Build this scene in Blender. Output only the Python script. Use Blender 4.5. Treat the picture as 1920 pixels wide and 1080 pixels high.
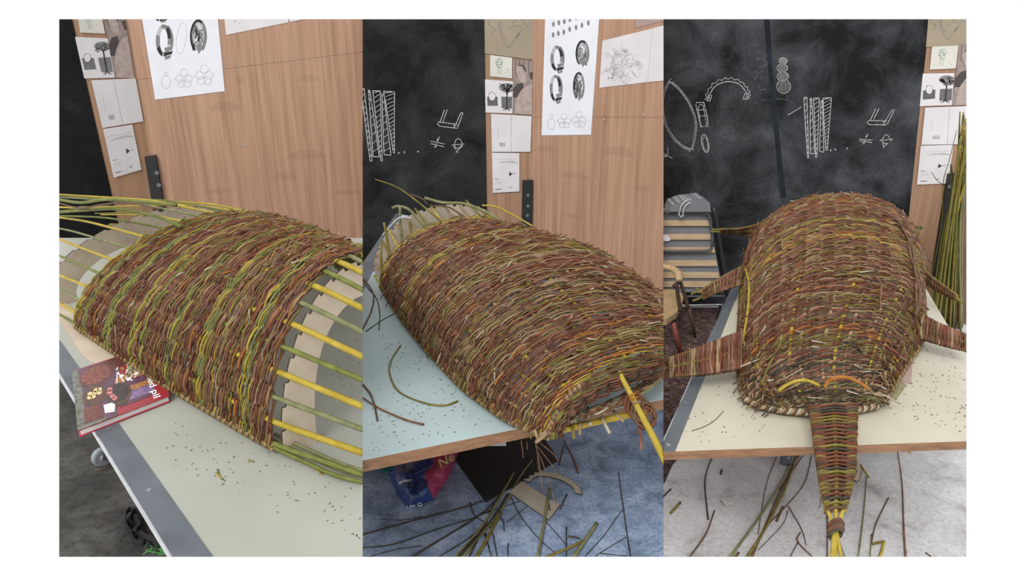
import bpy, bmesh, math, random
import numpy as np
from mathutils import Vector

for o in list(bpy.data.objects): bpy.data.objects.remove(o)
scene = bpy.context.scene
col = scene.collection

# ------------------------------------------------------------------ camera
FPX = 1300.0; PITCH = math.radians(20); CAMZ = 2.15
cd = bpy.data.cameras.new('camera'); cam = bpy.data.objects.new('camera', cd); col.objects.link(cam)
cam.location = (0, 0, CAMZ); cam.rotation_euler = (math.radians(90) - PITCH, 0, 0)
cd.sensor_width = 36; cd.lens = 36 * FPX / 1920; cd.clip_start = 0.05
scene.camera = cam
# ------------------------------------------------------------------ world: even white surroundings
w = bpy.data.worlds.new('white_surroundings'); scene.world = w; w.use_nodes = True
w.node_tree.nodes['Background'].inputs[0].default_value = (1, 1, 1, 1)
w.node_tree.nodes['Background'].inputs[1].default_value = 1.0
# ------------------------------------------------------------------ soft daylight from the left
sl = bpy.data.lights.new('daylight', 'SUN'); sl.energy = 2.6; sl.angle = math.radians(28); sl.color = (1, .98, .95)
so = bpy.data.objects.new('daylight', sl); col.objects.link(so); so.location = (-3, -1, 5)
so.rotation_euler = Vector((.27, .62, -.70)).to_track_quat('-Z', 'Y').to_euler()
vs = scene.view_settings; vs.view_transform = 'Standard'; vs.look = 'None'; vs.gamma = 1; vs.exposure = 0.0
vs.use_curve_mapping = False

# ================================================================== helpers
CAM = np.array([0, 0, CAMZ])
FW = np.array([0, math.cos(PITCH), -math.sin(PITCH)]); UP = np.array([0, math.sin(PITCH), math.cos(PITCH)]); RT = np.array([1., 0, 0])
def ray(x, y): return FW + RT * (x - 960) / FPX - UP * (y - 540) / FPX
def pz(x, y, z=.8):                       # where a sight line meets a level plane
    d = ray(x, y); return CAM + d * ((z - CAMZ) / d[2])
def py_(x, y, Y):                         # where it meets an upright plane at distance Y
    d = ray(x, y); return CAM + d * (Y / d[1])
class Wall:
    def __init__(s, p, d):
        s.p = np.array([p[0], p[1], 0.]); s.d = np.array([d[0], d[1], 0.]) / math.hypot(*d)
        s.n = np.array([s.d[1], -s.d[0], 0.])
        if s.n @ (CAM - s.p) < 0: s.n = -s.n
    def at(s, x, y, off=0.):
        q = s.p + s.n * off; d = ray(x, y); return CAM + d * (((q - CAM) @ s.n) / (d @ s.n))
    def pt(s, t, z, off=0.): return s.p + s.d * t + s.n * off + np.array([0, 0, z])

BAY = [1]
REG = []
def link(o, parent=None):
    col.objects.link(o); o.parent = parent; REG.append((o, BAY[0])); return o
def tag(o, label, cat, group=None, kind=None):
    o['label'] = label; o['category'] = cat
    if group: o['group'] = group
    if kind: o['kind'] = kind
    return o
def rootpos(p):
    v = Vector((0, 0, 0))
    while p is not None: v += p.location; p = p.parent
    return np.array(v)
def thing(name, label, cat, loc, group=None):
    o = bpy.data.objects.new(name, None); o.location = tuple(loc); o.empty_display_size = .05
    col.objects.link(o); tag(o, label, cat, group); return o

class MB:
    def __init__(s): s.v = []; s.f = []; s.m = []; s.n = 0
    def add(s, v, f, mi=0):
        b = s.n; s.v.append(np.asarray(v, float)); s.n += len(v)
        s.f += [[i + b for i in q] for q in f]; s.m += [mi] * len(f)
    def tube(s, pts, r, sides=6, mi=0, flat=1.0, ref=None):
        P = np.asarray(pts, float); n = len(P); r = np.broadcast_to(np.asarray(r, float), (n,))
        T = np.gradient(P, axis=0); T /= np.linalg.norm(T, axis=1)[:, None] + 1e-12
        if ref is None:
            a = np.array([0, 0, 1.]) if abs(T[:, 2]).mean() < .8 else np.array([0.9, .3, .1])
        else: a = np.asarray(ref, float)
        B = np.cross(T, a); B /= np.linalg.norm(B, axis=1)[:, None] + 1e-12
        N = np.cross(B, T)
        an = np.arange(sides) * 2 * math.pi / sides
        V = P[:, None] + r[:, None, None] * (np.cos(an)[None, :, None] * B[:, None] + flat * np.sin(an)[None, :, None] * N[:, None])
        f = []
        for i in range(n - 1):
            for k in range(sides):
                k2 = (k + 1) % sides
                f.append([i * sides + k, i * sides + k2, (i + 1) * sides + k2, (i + 1) * sides + k])
        f.append(list(range(sides))[::-1]); f.append([(n - 1) * sides + k for k in range(sides)])
        s.add(V.reshape(-1, 3), f, mi); return s
    def prism(s, poly, ext, mi=0, side=None):
        P = np.asarray(poly, float); n = len(P); e = np.asarray(ext, float)
        f = [list(range(n)), [n + i for i in range(n)][::-1]] + [[(i + 1) % n, i, n + i, n + (i + 1) % n] for i in range(n)]
        s.add(np.concatenate([P, P + e]), f, mi)
        if side is not None: s.m[-n:] = [side] * n
        return s
    def box(s, c, ax, mi=0):              # centre and three half-extent vectors
        c = np.asarray(c, float); X, Y, Z = [np.asarray(a, float) for a in ax]
        v = [c + i * X + j * Y + k * Z for k in (-1, 1) for j in (-1, 1) for i in (-1, 1)]
        s.add(v, [[0, 2, 3, 1], [4, 5, 7, 6], [0, 1, 5, 4], [2, 6, 7, 3], [0, 4, 6, 2], [1, 3, 7, 5]], mi); return s
    def bar(s, a, b, wx, wy, ref=(0, 0, 1), mi=0):   # square bar from a to b
        a = np.asarray(a, float); b = np.asarray(b, float); t = (b - a) / np.linalg.norm(b - a)
        x = np.cross(t, ref)
        if np.linalg.norm(x) < 1e-3: x = np.cross(t, (1, 0, 0))
        x /= np.linalg.norm(x); y = np.cross(x, t)
        return s.box((a + b) / 2, [x * wx / 2, y * wy / 2, (b - a) / 2], mi)
    def stroke(s, pts, width, nrm, mi=0):
        P = np.asarray(pts, float); T = np.gradient(P, axis=0) if len(P) > 2 else np.array([P[1] - P[0]] * 2)
        B = np.cross(T, nrm); B /= np.linalg.norm(B, axis=1)[:, None] + 1e-12
        v = np.concatenate([P - B * width / 2, P + B * width / 2]); n = len(P)
        s.add(v, [[i, i + 1, n + i + 1, n + i] for i in range(n - 1)], mi); return s
    def disc(s, c, u, v, n=20, ext=None, mi=0):
        P = [np.asarray(c) + np.cos(t) * np.asarray(u) + np.sin(t) * np.asarray(v) for t in np.arange(n) * 2 * math.pi / n]
        if ext is None: s.add(P, [list(range(n))], mi)
        else: s.prism(P, ext, mi)
        return s
    def build(s, name, mats, parent=None, loc=None, smooth=False, kind=None):
        V = np.concatenate(s.v)
        base = rootpos(parent) if parent is not None else (np.asarray(loc, float) if loc is not None else np.array([V[:, 0].mean(), V[:, 1].mean(), V[:, 2].min()]))
        me = bpy.data.meshes.new(name); me.from_pydata((V - base).tolist(), [], s.f)
        for m in (mats if isinstance(mats, (list, tuple)) else [mats]): me.materials.append(m)
        if isinstance(mats, (list, tuple)): me.polygons.foreach_set('material_index', s.m)
        if smooth: me.polygons.foreach_set('use_smooth', [True] * len(me.polygons))
        me.update()
        o = bpy.data.objects.new(name, me)
        if parent is None: o.location = tuple(base)
        if kind: o['kind'] = kind
        return link(o, parent)

def cr(pts, k=6):                         # smooth curve through points
    P = np.asarray(pts, float)
    if len(P) < 3: return np.array([P[0] + (P[1] - P[0]) * t for t in np.linspace(0, 1, 4)])
    Q = np.concatenate([[2 * P[0] - P[1]], P, [2 * P[-1] - P[-2]]]); out = []
    for i in range(1, len(Q) - 2):
        for t in np.arange(k) / k:
            a, b, c, d = Q[i - 1:i + 3]
            out.append(.5 * (2 * b + (c - a) * t + (2 * a - 5 * b + 4 * c - d) * t * t + (3 * b - a - 3 * c + d) * t ** 3))
    out.append(P[-1]); return np.array(out)

# ================================================================== materials
def newmat(name):
    m = bpy.data.materials.new(name); m.use_nodes = True; nt = m.node_tree
    return m, nt, nt.nodes['Principled BSDF']
def N(nt, t, **k):
    n = nt.nodes.new(t)
    for a, b in k.items(): setattr(n, a, b)
    return n
def ramp(nt, stops):
    r = N(nt, 'ShaderNodeValToRGB'); e = r.color_ramp.elements
    while len(e) < len(stops): e.new(.5)
    for i, (p, c) in enumerate(stops): e[i].position = p; e[i].color = (*c, 1)
    return r
def noise_mat(name, stops, scale=8., stretch=(1, 1, 1), rough=.6, bump=0., detail=4., metal=0., spec=.5, bscale=None, dist=0.):
    m, nt, b = newmat(name); L = nt.links.new
    g = N(nt, 'ShaderNodeNewGeometry'); mp = N(nt, 'ShaderNodeMapping'); mp.inputs['Scale'].default_value = stretch
    L(g.outputs['Position'], mp.inputs['Vector'])
    nz = N(nt, 'ShaderNodeTexNoise'); nz.inputs['Scale'].default_value = scale; nz.inputs['Detail'].default_value = detail
    nz.inputs['Distortion'].default_value = dist
    L(mp.outputs[0], nz.inputs['Vector'])
    r = ramp(nt, stops); L(nz.outputs['Fac'], r.inputs[0]); L(r.outputs[0], b.inputs['Base Color'])
    b.inputs['Roughness'].default_value = rough; b.inputs['Metallic'].default_value = metal
    b.inputs['Specular IOR Level'].default_value = spec
    if bump:
        bp = N(nt, 'ShaderNodeBump'); bp.inputs['Strength'].default_value = bump; bp.inputs['Distance'].default_value = .004
        if bscale:
            n2 = N(nt, 'ShaderNodeTexNoise'); n2.inputs['Scale'].default_value = bscale; L(mp.outputs[0], n2.inputs['Vector']); L(n2.outputs['Fac'], bp.inputs['Height'])
        else: L(nz.outputs['Fac'], bp.inputs['Height'])
        L(bp.outputs[0], b.inputs['Normal'])
    return m
def plain(name, c, rough=.6, spec=.4, var=.12, scale=30):
    a = tuple(x * (1 - var) for x in c); d = tuple(min(1, x * (1 + var)) for x in c)
    return noise_mat(name, [(.35, a), (.65, d)], scale=scale, rough=rough, spec=spec)
def willow(name, c, c2, rough=.5):
    return noise_mat(name, [(.3, c), (.55, tuple((a + b) / 2 for a, b in zip(c, c2))), (.75, c2)], scale=22, rough=rough, bump=.25, bscale=160, spec=.22)

M = {}
M['red'] = willow('willow_red_brown', (.085, .026, .013), (.17, .056, .029))
M['pur'] = willow('willow_purple', (.12, .05, .034), (.25, .122, .082))
M['brn'] = willow('willow_brown', (.075, .04, .02), (.15, .085, .045))
M['tan'] = willow('willow_tan', (.20, .135, .07), (.33, .24, .135))
M['olv'] = willow('willow_olive', (.12, .095, .018), (.22, .175, .04))
M['grn'] = willow('willow_green', (.10, .115, .022), (.18, .195, .05))
M['sage'] = willow('willow_grey_green', (.12, .13, .055), (.22, .22, .11))
M['yel'] = willow('willow_yellow', (.30, .215, .022), (.42, .32, .05), .45)
M['org'] = willow('willow_orange', (.27, .088, .014), (.38, .17, .03))
M['pale'] = willow('willow_pale_peeled', (.30, .26, .19), (.48, .43, .34))
M['dark'] = willow('willow_dark', (.03, .027, .02), (.07, .058, .04))
WKEYS = ['red', 'pur', 'brn', 'tan', 'olv', 'grn', 'sage', 'yel', 'org', 'pale', 'dark']
WM = [M[k] for k in WKEYS]; WI = {k: i for i, k in enumerate(WKEYS)}

def wood_wall(name, wall, stains, base=((.30, .168, .108), (.385, .23, .155))):
    m, nt, b = newmat(name); L = nt.links.new
    g = N(nt, 'ShaderNodeNewGeometry'); pos = g.outputs['Position']
    mp = N(nt, 'ShaderNodeMapping'); mp.inputs['Scale'].default_value = (1, 1, .035); L(pos, mp.inputs['Vector'])
    n1 = N(nt, 'ShaderNodeTexNoise'); n1.inputs['Scale'].default_value = 26; n1.inputs['Detail'].default_value = 5; n1.inputs['Distortion'].default_value = .6; L(mp.outputs[0], n1.inputs['Vector'])
    m2 = N(nt, 'ShaderNodeMapping'); m2.inputs['Scale'].default_value = (1, 1, .012); L(pos, m2.inputs['Vector'])
    n2 = N(nt, 'ShaderNodeTexNoise'); n2.inputs['Scale'].default_value = 150; n2.inputs['Detail'].default_value = 2; L(m2.outputs[0], n2.inputs['Vector'])
    ad = N(nt, 'ShaderNodeMath', operation='MULTIPLY_ADD'); L(n2.outputs['Fac'], ad.inputs[0]); ad.inputs[1].default_value = .45; L(n1.outputs['Fac'], ad.inputs[2])
    r = ramp(nt, [(.45, tuple(x * .86 for x in base[0])), (.66, tuple((x + y) / 2 for x, y in zip(*base))), (.92, tuple(x * 1.1 for x in base[1]))]); L(ad.outputs[0], r.inputs[0])
    cur = r.outputs[0]
    dt = N(nt, 'ShaderNodeVectorMath', operation='DOT_PRODUCT'); L(pos, dt.inputs[0]); dt.inputs[1].default_value = tuple(wall.d)
    sp = N(nt, 'ShaderNodeSeparateXYZ'); L(pos, sp.inputs[0])
    for (px, py, rx, ry, half) in stains:
        c = wall.at(px, py); u0 = float(c @ wall.d); z0 = float(c[2])
        ru = abs(float((wall.at(px + rx, py) - c) @ wall.d)); rz = abs(float(wall.at(px, py + ry)[2] - z0))
        def lin(o, a, k):
            s1 = N(nt, 'ShaderNodeMath', operation='SUBTRACT'); L(o, s1.inputs[0]); s1.inputs[1].default_value = a
            s2 = N(nt, 'ShaderNodeMath', operation='MULTIPLY'); L(s1.outputs[0], s2.inputs[0]); s2.inputs[1].default_value = 1 / k; return s2
        a = lin(dt.outputs['Value'], u0, ru); c2 = lin(sp.outputs['Z'], z0, rz)
        q1 = N(nt, 'ShaderNodeMath', operation='MULTIPLY'); L(a.outputs[0], q1.inputs[0]); L(a.outputs[0], q1.inputs[1])
        q2 = N(nt, 'ShaderNodeMath', operation='MULTIPLY_ADD'); L(c2.outputs[0], q2.inputs[0]); L(c2.outputs[0], q2.inputs[1]); L(q1.outputs[0], q2.inputs[2])
        k = N(nt, 'ShaderNodeMapRange'); L(q2.outputs[0], k.inputs[0]); k.inputs[1].default_value = 1.05; k.inputs[2].default_value = .8
        k.inputs[3].default_value = 0; k.inputs[4].default_value = .17
        fac = k.outputs[0]
        if half:
            gt = N(nt, 'ShaderNodeMath', operation='GREATER_THAN'); L(c2.outputs[0], gt.inputs[0]); gt.inputs[1].default_value = 0
            mu = N(nt, 'ShaderNodeMath', operation='MULTIPLY'); L(fac, mu.inputs[0]); L(gt.outputs[0], mu.inputs[1]); fac = mu.outputs[0]
        mx = N(nt, 'ShaderNodeMix', data_type='RGBA'); L(fac, mx.inputs[0]); L(cur, mx.inputs[6]); mx.inputs[7].default_value = (.16, .078, .05, 1); cur = mx.outputs[2]
    L(cur, b.inputs['Base Color']); b.inputs['Roughness'].default_value = .5; b.inputs['Specular IOR Level'].default_value = .3
    bp = N(nt, 'ShaderNodeBump'); bp.inputs['Strength'].default_value = .08; bp.inputs['Distance'].default_value = .003; L(ad.outputs[0], bp.inputs['Height']); L(bp.outputs[0], b.inputs['Normal'])
    return m

def board_mat(name, lo, hi, smudge=(.62, .8)):
    m, nt, b = newmat(name); L = nt.links.new
    g = N(nt, 'ShaderNodeNewGeometry'); pos = g.outputs['Position']
    n1 = N(nt, 'ShaderNodeTexNoise'); n1.inputs['Scale'].default_value = 2.6; n1.inputs['Detail'].default_value = 6; n1.inputs['Roughness'].default_value = .62; n1.inputs['Distortion'].default_value = .5; L(pos, n1.inputs['Vector'])
    r = ramp(nt, [(.38, lo), (smudge[0], tuple((a + c) / 2.6 for a, c in zip(lo, hi))), (smudge[1], hi)]); L(n1.outputs['Fac'], r.inputs[0])
    mp = N(nt, 'ShaderNodeMapping'); mp.inputs['Scale'].default_value = (40, 40, 320); L(pos, mp.inputs['Vector'])
    n2 = N(nt, 'ShaderNodeTexNoise'); n2.inputs['Scale'].default_value = 1; n2.inputs['Detail'].default_value = 1; L(mp.outputs[0], n2.inputs['Vector'])
    r2 = ramp(nt, [(.35, (.75, .75, .75)), (.7, (1.3, 1.3, 1.3))]); L(n2.outputs['Fac'], r2.inputs[0])
    mx = N(nt, 'ShaderNodeMix', data_type='RGBA', blend_type='MULTIPLY'); mx.inputs[0].default_value = 1; L(r.outputs[0], mx.inputs[6]); L(r2.outputs[0], mx.inputs[7])
    L(mx.outputs[2], b.inputs['Base Color']); b.inputs['Roughness'].default_value = .75; b.inputs['Specular IOR Level'].default_value = .15
    bp = N(nt, 'ShaderNodeBump'); bp.inputs['Strength'].default_value = .2; bp.inputs['Distance'].default_value = .002; L(n2.outputs['Fac'], bp.inputs['Height']); L(bp.outputs[0], b.inputs['Normal'])
    return m
def concrete(name, stops, s=3., fine=.9, fs=28):
    m, nt, b = newmat(name); L = nt.links.new
    g = N(nt, 'ShaderNodeNewGeometry'); pos = g.outputs['Position']
    n1 = N(nt, 'ShaderNodeTexNoise'); n1.inputs['Scale'].default_value = s; n1.inputs['Detail'].default_value = 9; n1.inputs['Roughness'].default_value = .68; n1.inputs['Distortion'].default_value = .4; L(pos, n1.inputs['Vector'])
    r = ramp(nt, stops); L(n1.outputs['Fac'], r.inputs[0])
    n2 = N(nt, 'ShaderNodeTexNoise'); n2.inputs['Scale'].default_value = fs; n2.inputs['Detail'].default_value = 6; n2.inputs['Roughness'].default_value = .7; L(pos, n2.inputs['Vector'])
    r2 = ramp(nt, [(.36, (.55, .55, .55)), (.5, (1, 1, 1)), (.72, (1.25, 1.25, 1.25))]); L(n2.outputs['Fac'], r2.inputs[0])
    mx = N(nt, 'ShaderNodeMix', data_type='RGBA', blend_type='MULTIPLY'); mx.inputs[0].default_value = fine; L(r.outputs[0], mx.inputs[6]); L(r2.outputs[0], mx.inputs[7])
    L(mx.outputs[2], b.inputs['Base Color']); b.inputs['Roughness'].default_value = .7; b.inputs['Specular IOR Level'].default_value = .3
    bp = N(nt, 'ShaderNodeBump'); bp.inputs['Strength'].default_value = .3; bp.inputs['Distance'].default_value = .004; L(n2.outputs['Fac'], bp.inputs['Height']); L(bp.outputs[0], b.inputs['Normal'])
    return m
def zigzag(name, c1, c2, wall_d):
    m, nt, b = newmat(name); L = nt.links.new
    g = N(nt, 'ShaderNodeNewGeometry'); sp = N(nt, 'ShaderNodeSeparateXYZ'); L(g.outputs['Position'], sp.inputs[0])
    pp = N(nt, 'ShaderNodeMath', operation='PINGPONG'); L(sp.outputs['X'], pp.inputs[0]); pp.inputs[1].default_value = .011
    ad = N(nt, 'ShaderNodeMath', operation='ADD'); L(sp.outputs['Z'], ad.inputs[0]); L(pp.outputs[0], ad.inputs[1])
    p2 = N(nt, 'ShaderNodeMath', operation='PINGPONG'); L(ad.outputs[0], p2.inputs[0]); p2.inputs[1].default_value = .008
    gt = N(nt, 'ShaderNodeMath', operation='GREATER_THAN'); L(p2.outputs[0], gt.inputs[0]); gt.inputs[1].default_value = .004
    mx = N(nt, 'ShaderNodeMix', data_type='RGBA'); L(gt.outputs[0], mx.inputs[0]); mx.inputs[6].default_value = (*c1, 1); mx.inputs[7].default_value = (*c2, 1)
    L(mx.outputs[2], b.inputs['Base Color']); b.inputs['Roughness'].default_value = .9; return m

M['paper'] = plain('paper_white', (.60, .575, .59), .8, .2, .04, 6)
M['paper_blue'] = plain('paper_cool_white', (.66, .67, .72), .8, .2, .03, 6)
M['paper_cream'] = plain('paper_cream', (.56, .54, .49), .8, .2, .05, 6)
M['paper_brown'] = plain('paper_buff', (.30, .25, .18), .85, .2, .05, 6)
M['paper_mauve'] = plain('paper_mauve', (.36, .26, .23), .85, .2, .05, 6)
M['ink'] = plain('ink_black', (.035, .033, .035), .8, .1)
M['ink_mid'] = plain('ink_grey', (.2, .195, .2), .8, .1)
M['ink_light'] = plain('pencil_light', (.43, .42, .44), .85, .1)
M['ink_green'] = plain('pencil_green', (.33, .42, .36), .85, .1)
M['photo_grey'] = plain('photo_warm_grey', (.26, .205, .19), .6, .3, .15, 20)
M['photo_light'] = plain('photo_light', (.36, .29, .265), .6, .3)
M['photo_dark'] = plain('photo_dark', (.06, .05, .05), .6, .3)
M['chalk'] = noise_mat('chalk_white', [(.36, (.2, .2, .205)), (.6, (.62, .62, .63))], scale=120, rough=.95, spec=.05)
M['chalk_faint'] = noise_mat('chalk_faint', [(.35, (.03, .03, .033)), (.65, (.14, .14, .15))], scale=60, rough=.95, spec=.05)
M['chalk_green'] = noise_mat('chalk_green', [(.45, (.012, .014, .008)), (.65, (.10, .13, .03))], scale=120, rough=.95, spec=.05)
M['chalk_smear'] = noise_mat('chalk_smear', [(.45, (.012, .013, .014)), (.75, (.05, .053, .058))], scale=18, rough=.95, spec=.05)
M['steel'] = noise_mat('brushed_steel', [(.3, (.115, .13, .15)), (.7, (.17, .19, .215))], scale=6, stretch=(1, 1, 1), rough=.5, metal=.5, detail=6)
M['steel_dark'] = plain('dark_steel', (.06, .065, .07), .45, .5)
M['chrome'] = noise_mat('chrome', [(.3, (.5, .52, .55)), (.7, (.65, .67, .7))], scale=20, rough=.25, metal=1)
M['black_iron'] = plain('black_painted_iron', (.016, .016, .018), .5, .4)
M['edge_wood'] = noise_mat('edge_wood', [(.35, (.17, .082, .038)), (.65, (.26, .135, .066))], scale=14, stretch=(1, 1, 6), rough=.55)
M['ply'] = noise_mat('pale_board', [(.35, (.46, .38, .29)), (.65, (.53, .45, .35))], scale=9, rough=.7, spec=.2)
M['ply_grey'] = noise_mat('grey_card', [(.35, (.36, .33, .27)), (.65, (.42, .39, .33))], scale=9, rough=.8, spec=.2)
M['ply_edge'] = plain('burnt_board_edge', (.05, .04, .03), .8, .2)
M['black_board'] = plain('black_sheet', (.013, .015, .02), .55, .3)
M['nylon'] = plain('black_nylon', (.012, .012, .014), .6, .3)
M['plastic_white'] = plain('white_plastic', (0.403, 0.416, 0.429), .4, .5, .04)
M['plastic_grey'] = plain('grey_plastic', (0.234, 0.260, 0.273), .45, .5, .06)
M['bag_blue'] = plain('bag_navy', (.018, .035, .14), .35, .5, .25, 12)
M['bag_pink'] = plain('bag_pink', (0.325, 0.033, 0.104), .35, .5, .2, 12)
M['bag_sky'] = plain('bag_light_blue', (0.273, 0.390, 0.488), .4, .5)
M['gold'] = plain('gold_print', (.5, .36, .19), .5, .4)
M['white_print'] = plain('white_print', (.78, .78, .78), .6, .3, .02)
M['teal'] = plain('teal_thread', (.03, .2, .17), .7, .2)
M['lime'] = plain('green_thread', (.08, .32, .08), .7, .2)
M['chair_tan'] = plain('tan_leather', (0.338, 0.234, 0.124), .45, .4)
M['chair_dark'] = plain('dark_walnut', (.05, .028, .018), .5, .4)
M['chair_red'] = plain('red_stained_wood', (.16, .035, .02), .5, .4)
M['slat'] = noise_mat('pale_slat', [(.35, (.40, .28, .165)), (.65, (.48, .36, .23))], scale=8, stretch=(1, 1, 5), rough=.5)
M['mattress'] = zigzag('mattress_ticking', (.07, .075, .085), (.25, .26, .275), None)
M['clear'] = plain('cloudy_plastic', (0.358, 0.364, 0.370), .3, .6)
M['rug'] = noise_mat('rug_floral', [(.38, (.035, .03, .028)), (.48, (.09, .05, .04)), (.55, (.05, .045, .06)), (.66, (.2, .12, .09))], scale=26, rough=.95, spec=.05, detail=2, dist=1.2)
M['tape'] = plain('masking_tape', (0.260, 0.234, 0.143), .7, .2)
M['foam_red'] = plain('red_brown_board', (.22, .085, .055), .6, .3)

# ================================================================== generic builders
def paper(name, label, wall, quad, mat, off=.006, group=None, cat='paper sheet'):
    P = [wall.at(x, y, off) for x, y in quad]
    mb = MB().prism(P, wall.n * .0012)
    o = mb.build(name, mat); tag(o, label, cat, group); o['_off'] = off
    return o
def quadmap(quad):                         # (u,v) in 0..1 -> px ; quad TL,TR,BR,BL
    q = np.array(quad, float)
    return lambda u, v: tuple((q[0] * (1 - u) + q[1] * u) * (1 - v) + (q[3] * (1 - u) + q[2] * u) * v)
class Ink:
    def __init__(s, wall, off, parent): s.w = wall; s.off = off + .0018; s.p = parent; s.d = {}
    def mb(s, m): return s.d.setdefault(m, MB())
    def line(s, pts, width=1.3, m='ink', smooth=True):
        q = [s.w.at(x, y, s.off) for x, y in pts]
        if smooth and len(q) > 2: q = cr(q, 5)
        sc = np.linalg.norm(s.w.at(pts[0][0] + 1, pts[0][1]) - s.w.at(*pts[0])); sc = min(sc, .0052)
        s.mb(m).stroke(q, width * sc * (.75 if m[:5] == 'chalk' else 1), s.w.n)
    def fill(s, pts, m='ink', lift=0.):
        s.mb(m).add([s.w.at(x, y, s.off + lift) for x, y in pts], [list(range(len(pts)))])
    def ell(s, cx, cy, rx, ry, m='ink', fill=False, width=1.2, a0=0, a1=360, rot=0, lift=0.):
        t = np.radians(np.linspace(a0, a1, 25)); c, n = math.cos(math.radians(rot)), math.sin(math.radians(rot))
        p = [(cx + rx * math.cos(k) * c - ry * math.sin(k) * n, cy + rx * math.cos(k) * n + ry * math.sin(k) * c) for k in t]
        if fill: s.fill(p[:-1], m, lift)
        else: s.line(p, width, m, False)
    def band(s, cx, cy, rx, ry, w, m, a0, a1):
        t = np.radians(np.linspace(a0, a1, 18))
        o = [(cx + rx * math.cos(k), cy + ry * math.sin(k)) for k in t]; i = [(cx + (rx - w) * math.cos(k), cy + (ry - w) * math.sin(k)) for k in t]
        s.fill(o + i[::-1], m)
    def done(s, name='drawing'):
        for m, mb in s.d.items(): mb.build(name, M[m], s.p)
        s.d = {}

def scribble(ink, cx, cy, rx, ry, n, m, width, rng, seg=6):
    for _ in range(n):
        a = rng.random() * 6.28; rr = .55 + .45 * rng.random(); x = cx + rx * rr * math.cos(a); y = cy + ry * rr * math.sin(a); p = []
        for k in range(seg):
            p.append((x, y)); x += rng.uniform(-.28, .28) * rx; y += rng.uniform(-.28, .28) * ry
        ink.line(p, width, m)

def draw_tree(ink, Q, rng):
    def P(l): return [Q(u, v) for u, v in l]
    ink.fill(P([(.06, .52), (.44, .50), (.46, .78), (.08, .8)]), 'ink_mid'); ink.fill(P([(.58, .5), (.98, .48), (.98, .86), (.6, .86)]), 'ink_mid')
    for k in range(9):
        v = .53 + k * .03; ink.line(P([(.07, v), (.45, v - .01)]), .7, 'ink', False)
        v = .5 + k * .04; ink.line(P([(.6, v), (.97, v - .01)]), .7, 'ink', False)
    x, y = Q(.25, .5); ink.ell(x, y, 6, 8, 'paper', True, lift=.0004); ink.ell(x, y, 6, 8, 'ink', False, 1.2)
    for _ in range(5): ink.line([(x + rng.uniform(-6, 6), y + rng.uniform(-8, 8)) for _ in range(4)], .7, 'ink')
    x, y = Q(.78, .2); ink.ell(x, y, 15, 8, 'ink_mid', True)
    for _ in range(16): a = rng.uniform(-14, 14); b = rng.uniform(-8, 8); ink.line([(x + a, y + b), (x + a * .7 + rng.uniform(-5, 5), y + b + rng.uniform(-4, 4)), (x + a * .5, y + b + 4)], 1.3, 'ink')
    ink.fill(P([(.77, .28), (.81, .28), (.81, .84), (.76, .84)]), 'ink', .0004)
    for du in (-.14, -.06, .06, .13): ink.line(P([(.79, .83), (.79 + du, .92)]), 1.2, 'ink', False)
def draw_portrait(ink, Q):
    def P(l): return [Q(u, v) for u, v in l]
    for u in (.12, .3, .55, .8): ink.line(P([(u, .0), (u + .02, .28)]), 1., 'photo_dark', False)
    ink.fill(P([(.0, .55), (.2, .45), (.5, .42), (.55, .5), (.3, .62), (.2, .7), (.0, .7)]), 'photo_dark', .0003)
    x, y = Q(.42, .27); ink.ell(x, y, 8, 17, 'photo_light', True, rot=-20, lift=.0002)
    ink.line([(x - 8, y + 4), (x - 6, y - 14), (x + 3, y - 17), (x + 9, y - 6)], 2.2, 'photo_dark')
    ink.line([(x + 1, y - 2), (x + 5, y + 1)], 1.4, 'photo_dark', False); ink.line([(x + 3, y + 5), (x + 7, y + 3)], 1.4, 'photo_dark', False)
    ink.fill(P([(.1, 1), (.18, .72), (.45, .55), (.75, .45), (1, .42), (1, 1)]), 'photo_light', .0001)
    ink.line(P([(.5, .6), (.3, .8), (.2, .98)]), 1., 'photo_dark'); ink.line(P([(.78, .5), (.6, .7)]), .9, 'photo_dark', False); ink.line(P([(.7, .75), (.95, .85)]), .8, 'photo_dark', False)
    ink.fill(P([(.85, .22), (1, .2), (1, .34), (.9, .34)]), 'photo_dark')
def draw_form(ink, Q):
    def P(l): return [Q(u, v) for u, v in l]
    ink.line(P([(.22, .25), (.4, .22), (.75, .21), (.95, .26)]), 1.1, 'ink_light', False); ink.line(P([(.1, .17), (.9, .15)]), .6, 'ink_light', False)
    ink.fill(P([(.25, .25), (.42, .225), (.75, .215), (.92, .255)]), 'ink_light')
    ink.fill(P([(.62, .48), (.74, .54), (.62, .6)]), 'ink'); ink.line(P([(.74, .54), (.86, .52)]), .8, 'ink_mid', False); ink.line(P([(.8, .48), (.84, .58)]), .6, 'ink_light', False)
    for v, l in ((.66, .2), (.74, .3), (.78, .26), (.92, .25)): ink.line(P([(.1, v), (.1 + l * .5, v - .012), (.1 + l, v)]), .8, 'ink_light' if v < .9 else 'ink_mid')
    ink.line(P([(.1, .64), (.13, .665), (.2, .66)]), 1., 'ink_mid', False); ink.line(P([(.1, .9), (.15, .925), (.3, .915)]), 1., 'ink_mid', False)
    ink.fill(P([(.6, .88), (.74, .86), (.66, .89)]), 'ink'); ink.line(P([(.6, .7), (.75, .69)]), .6, 'ink_light', False)
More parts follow.
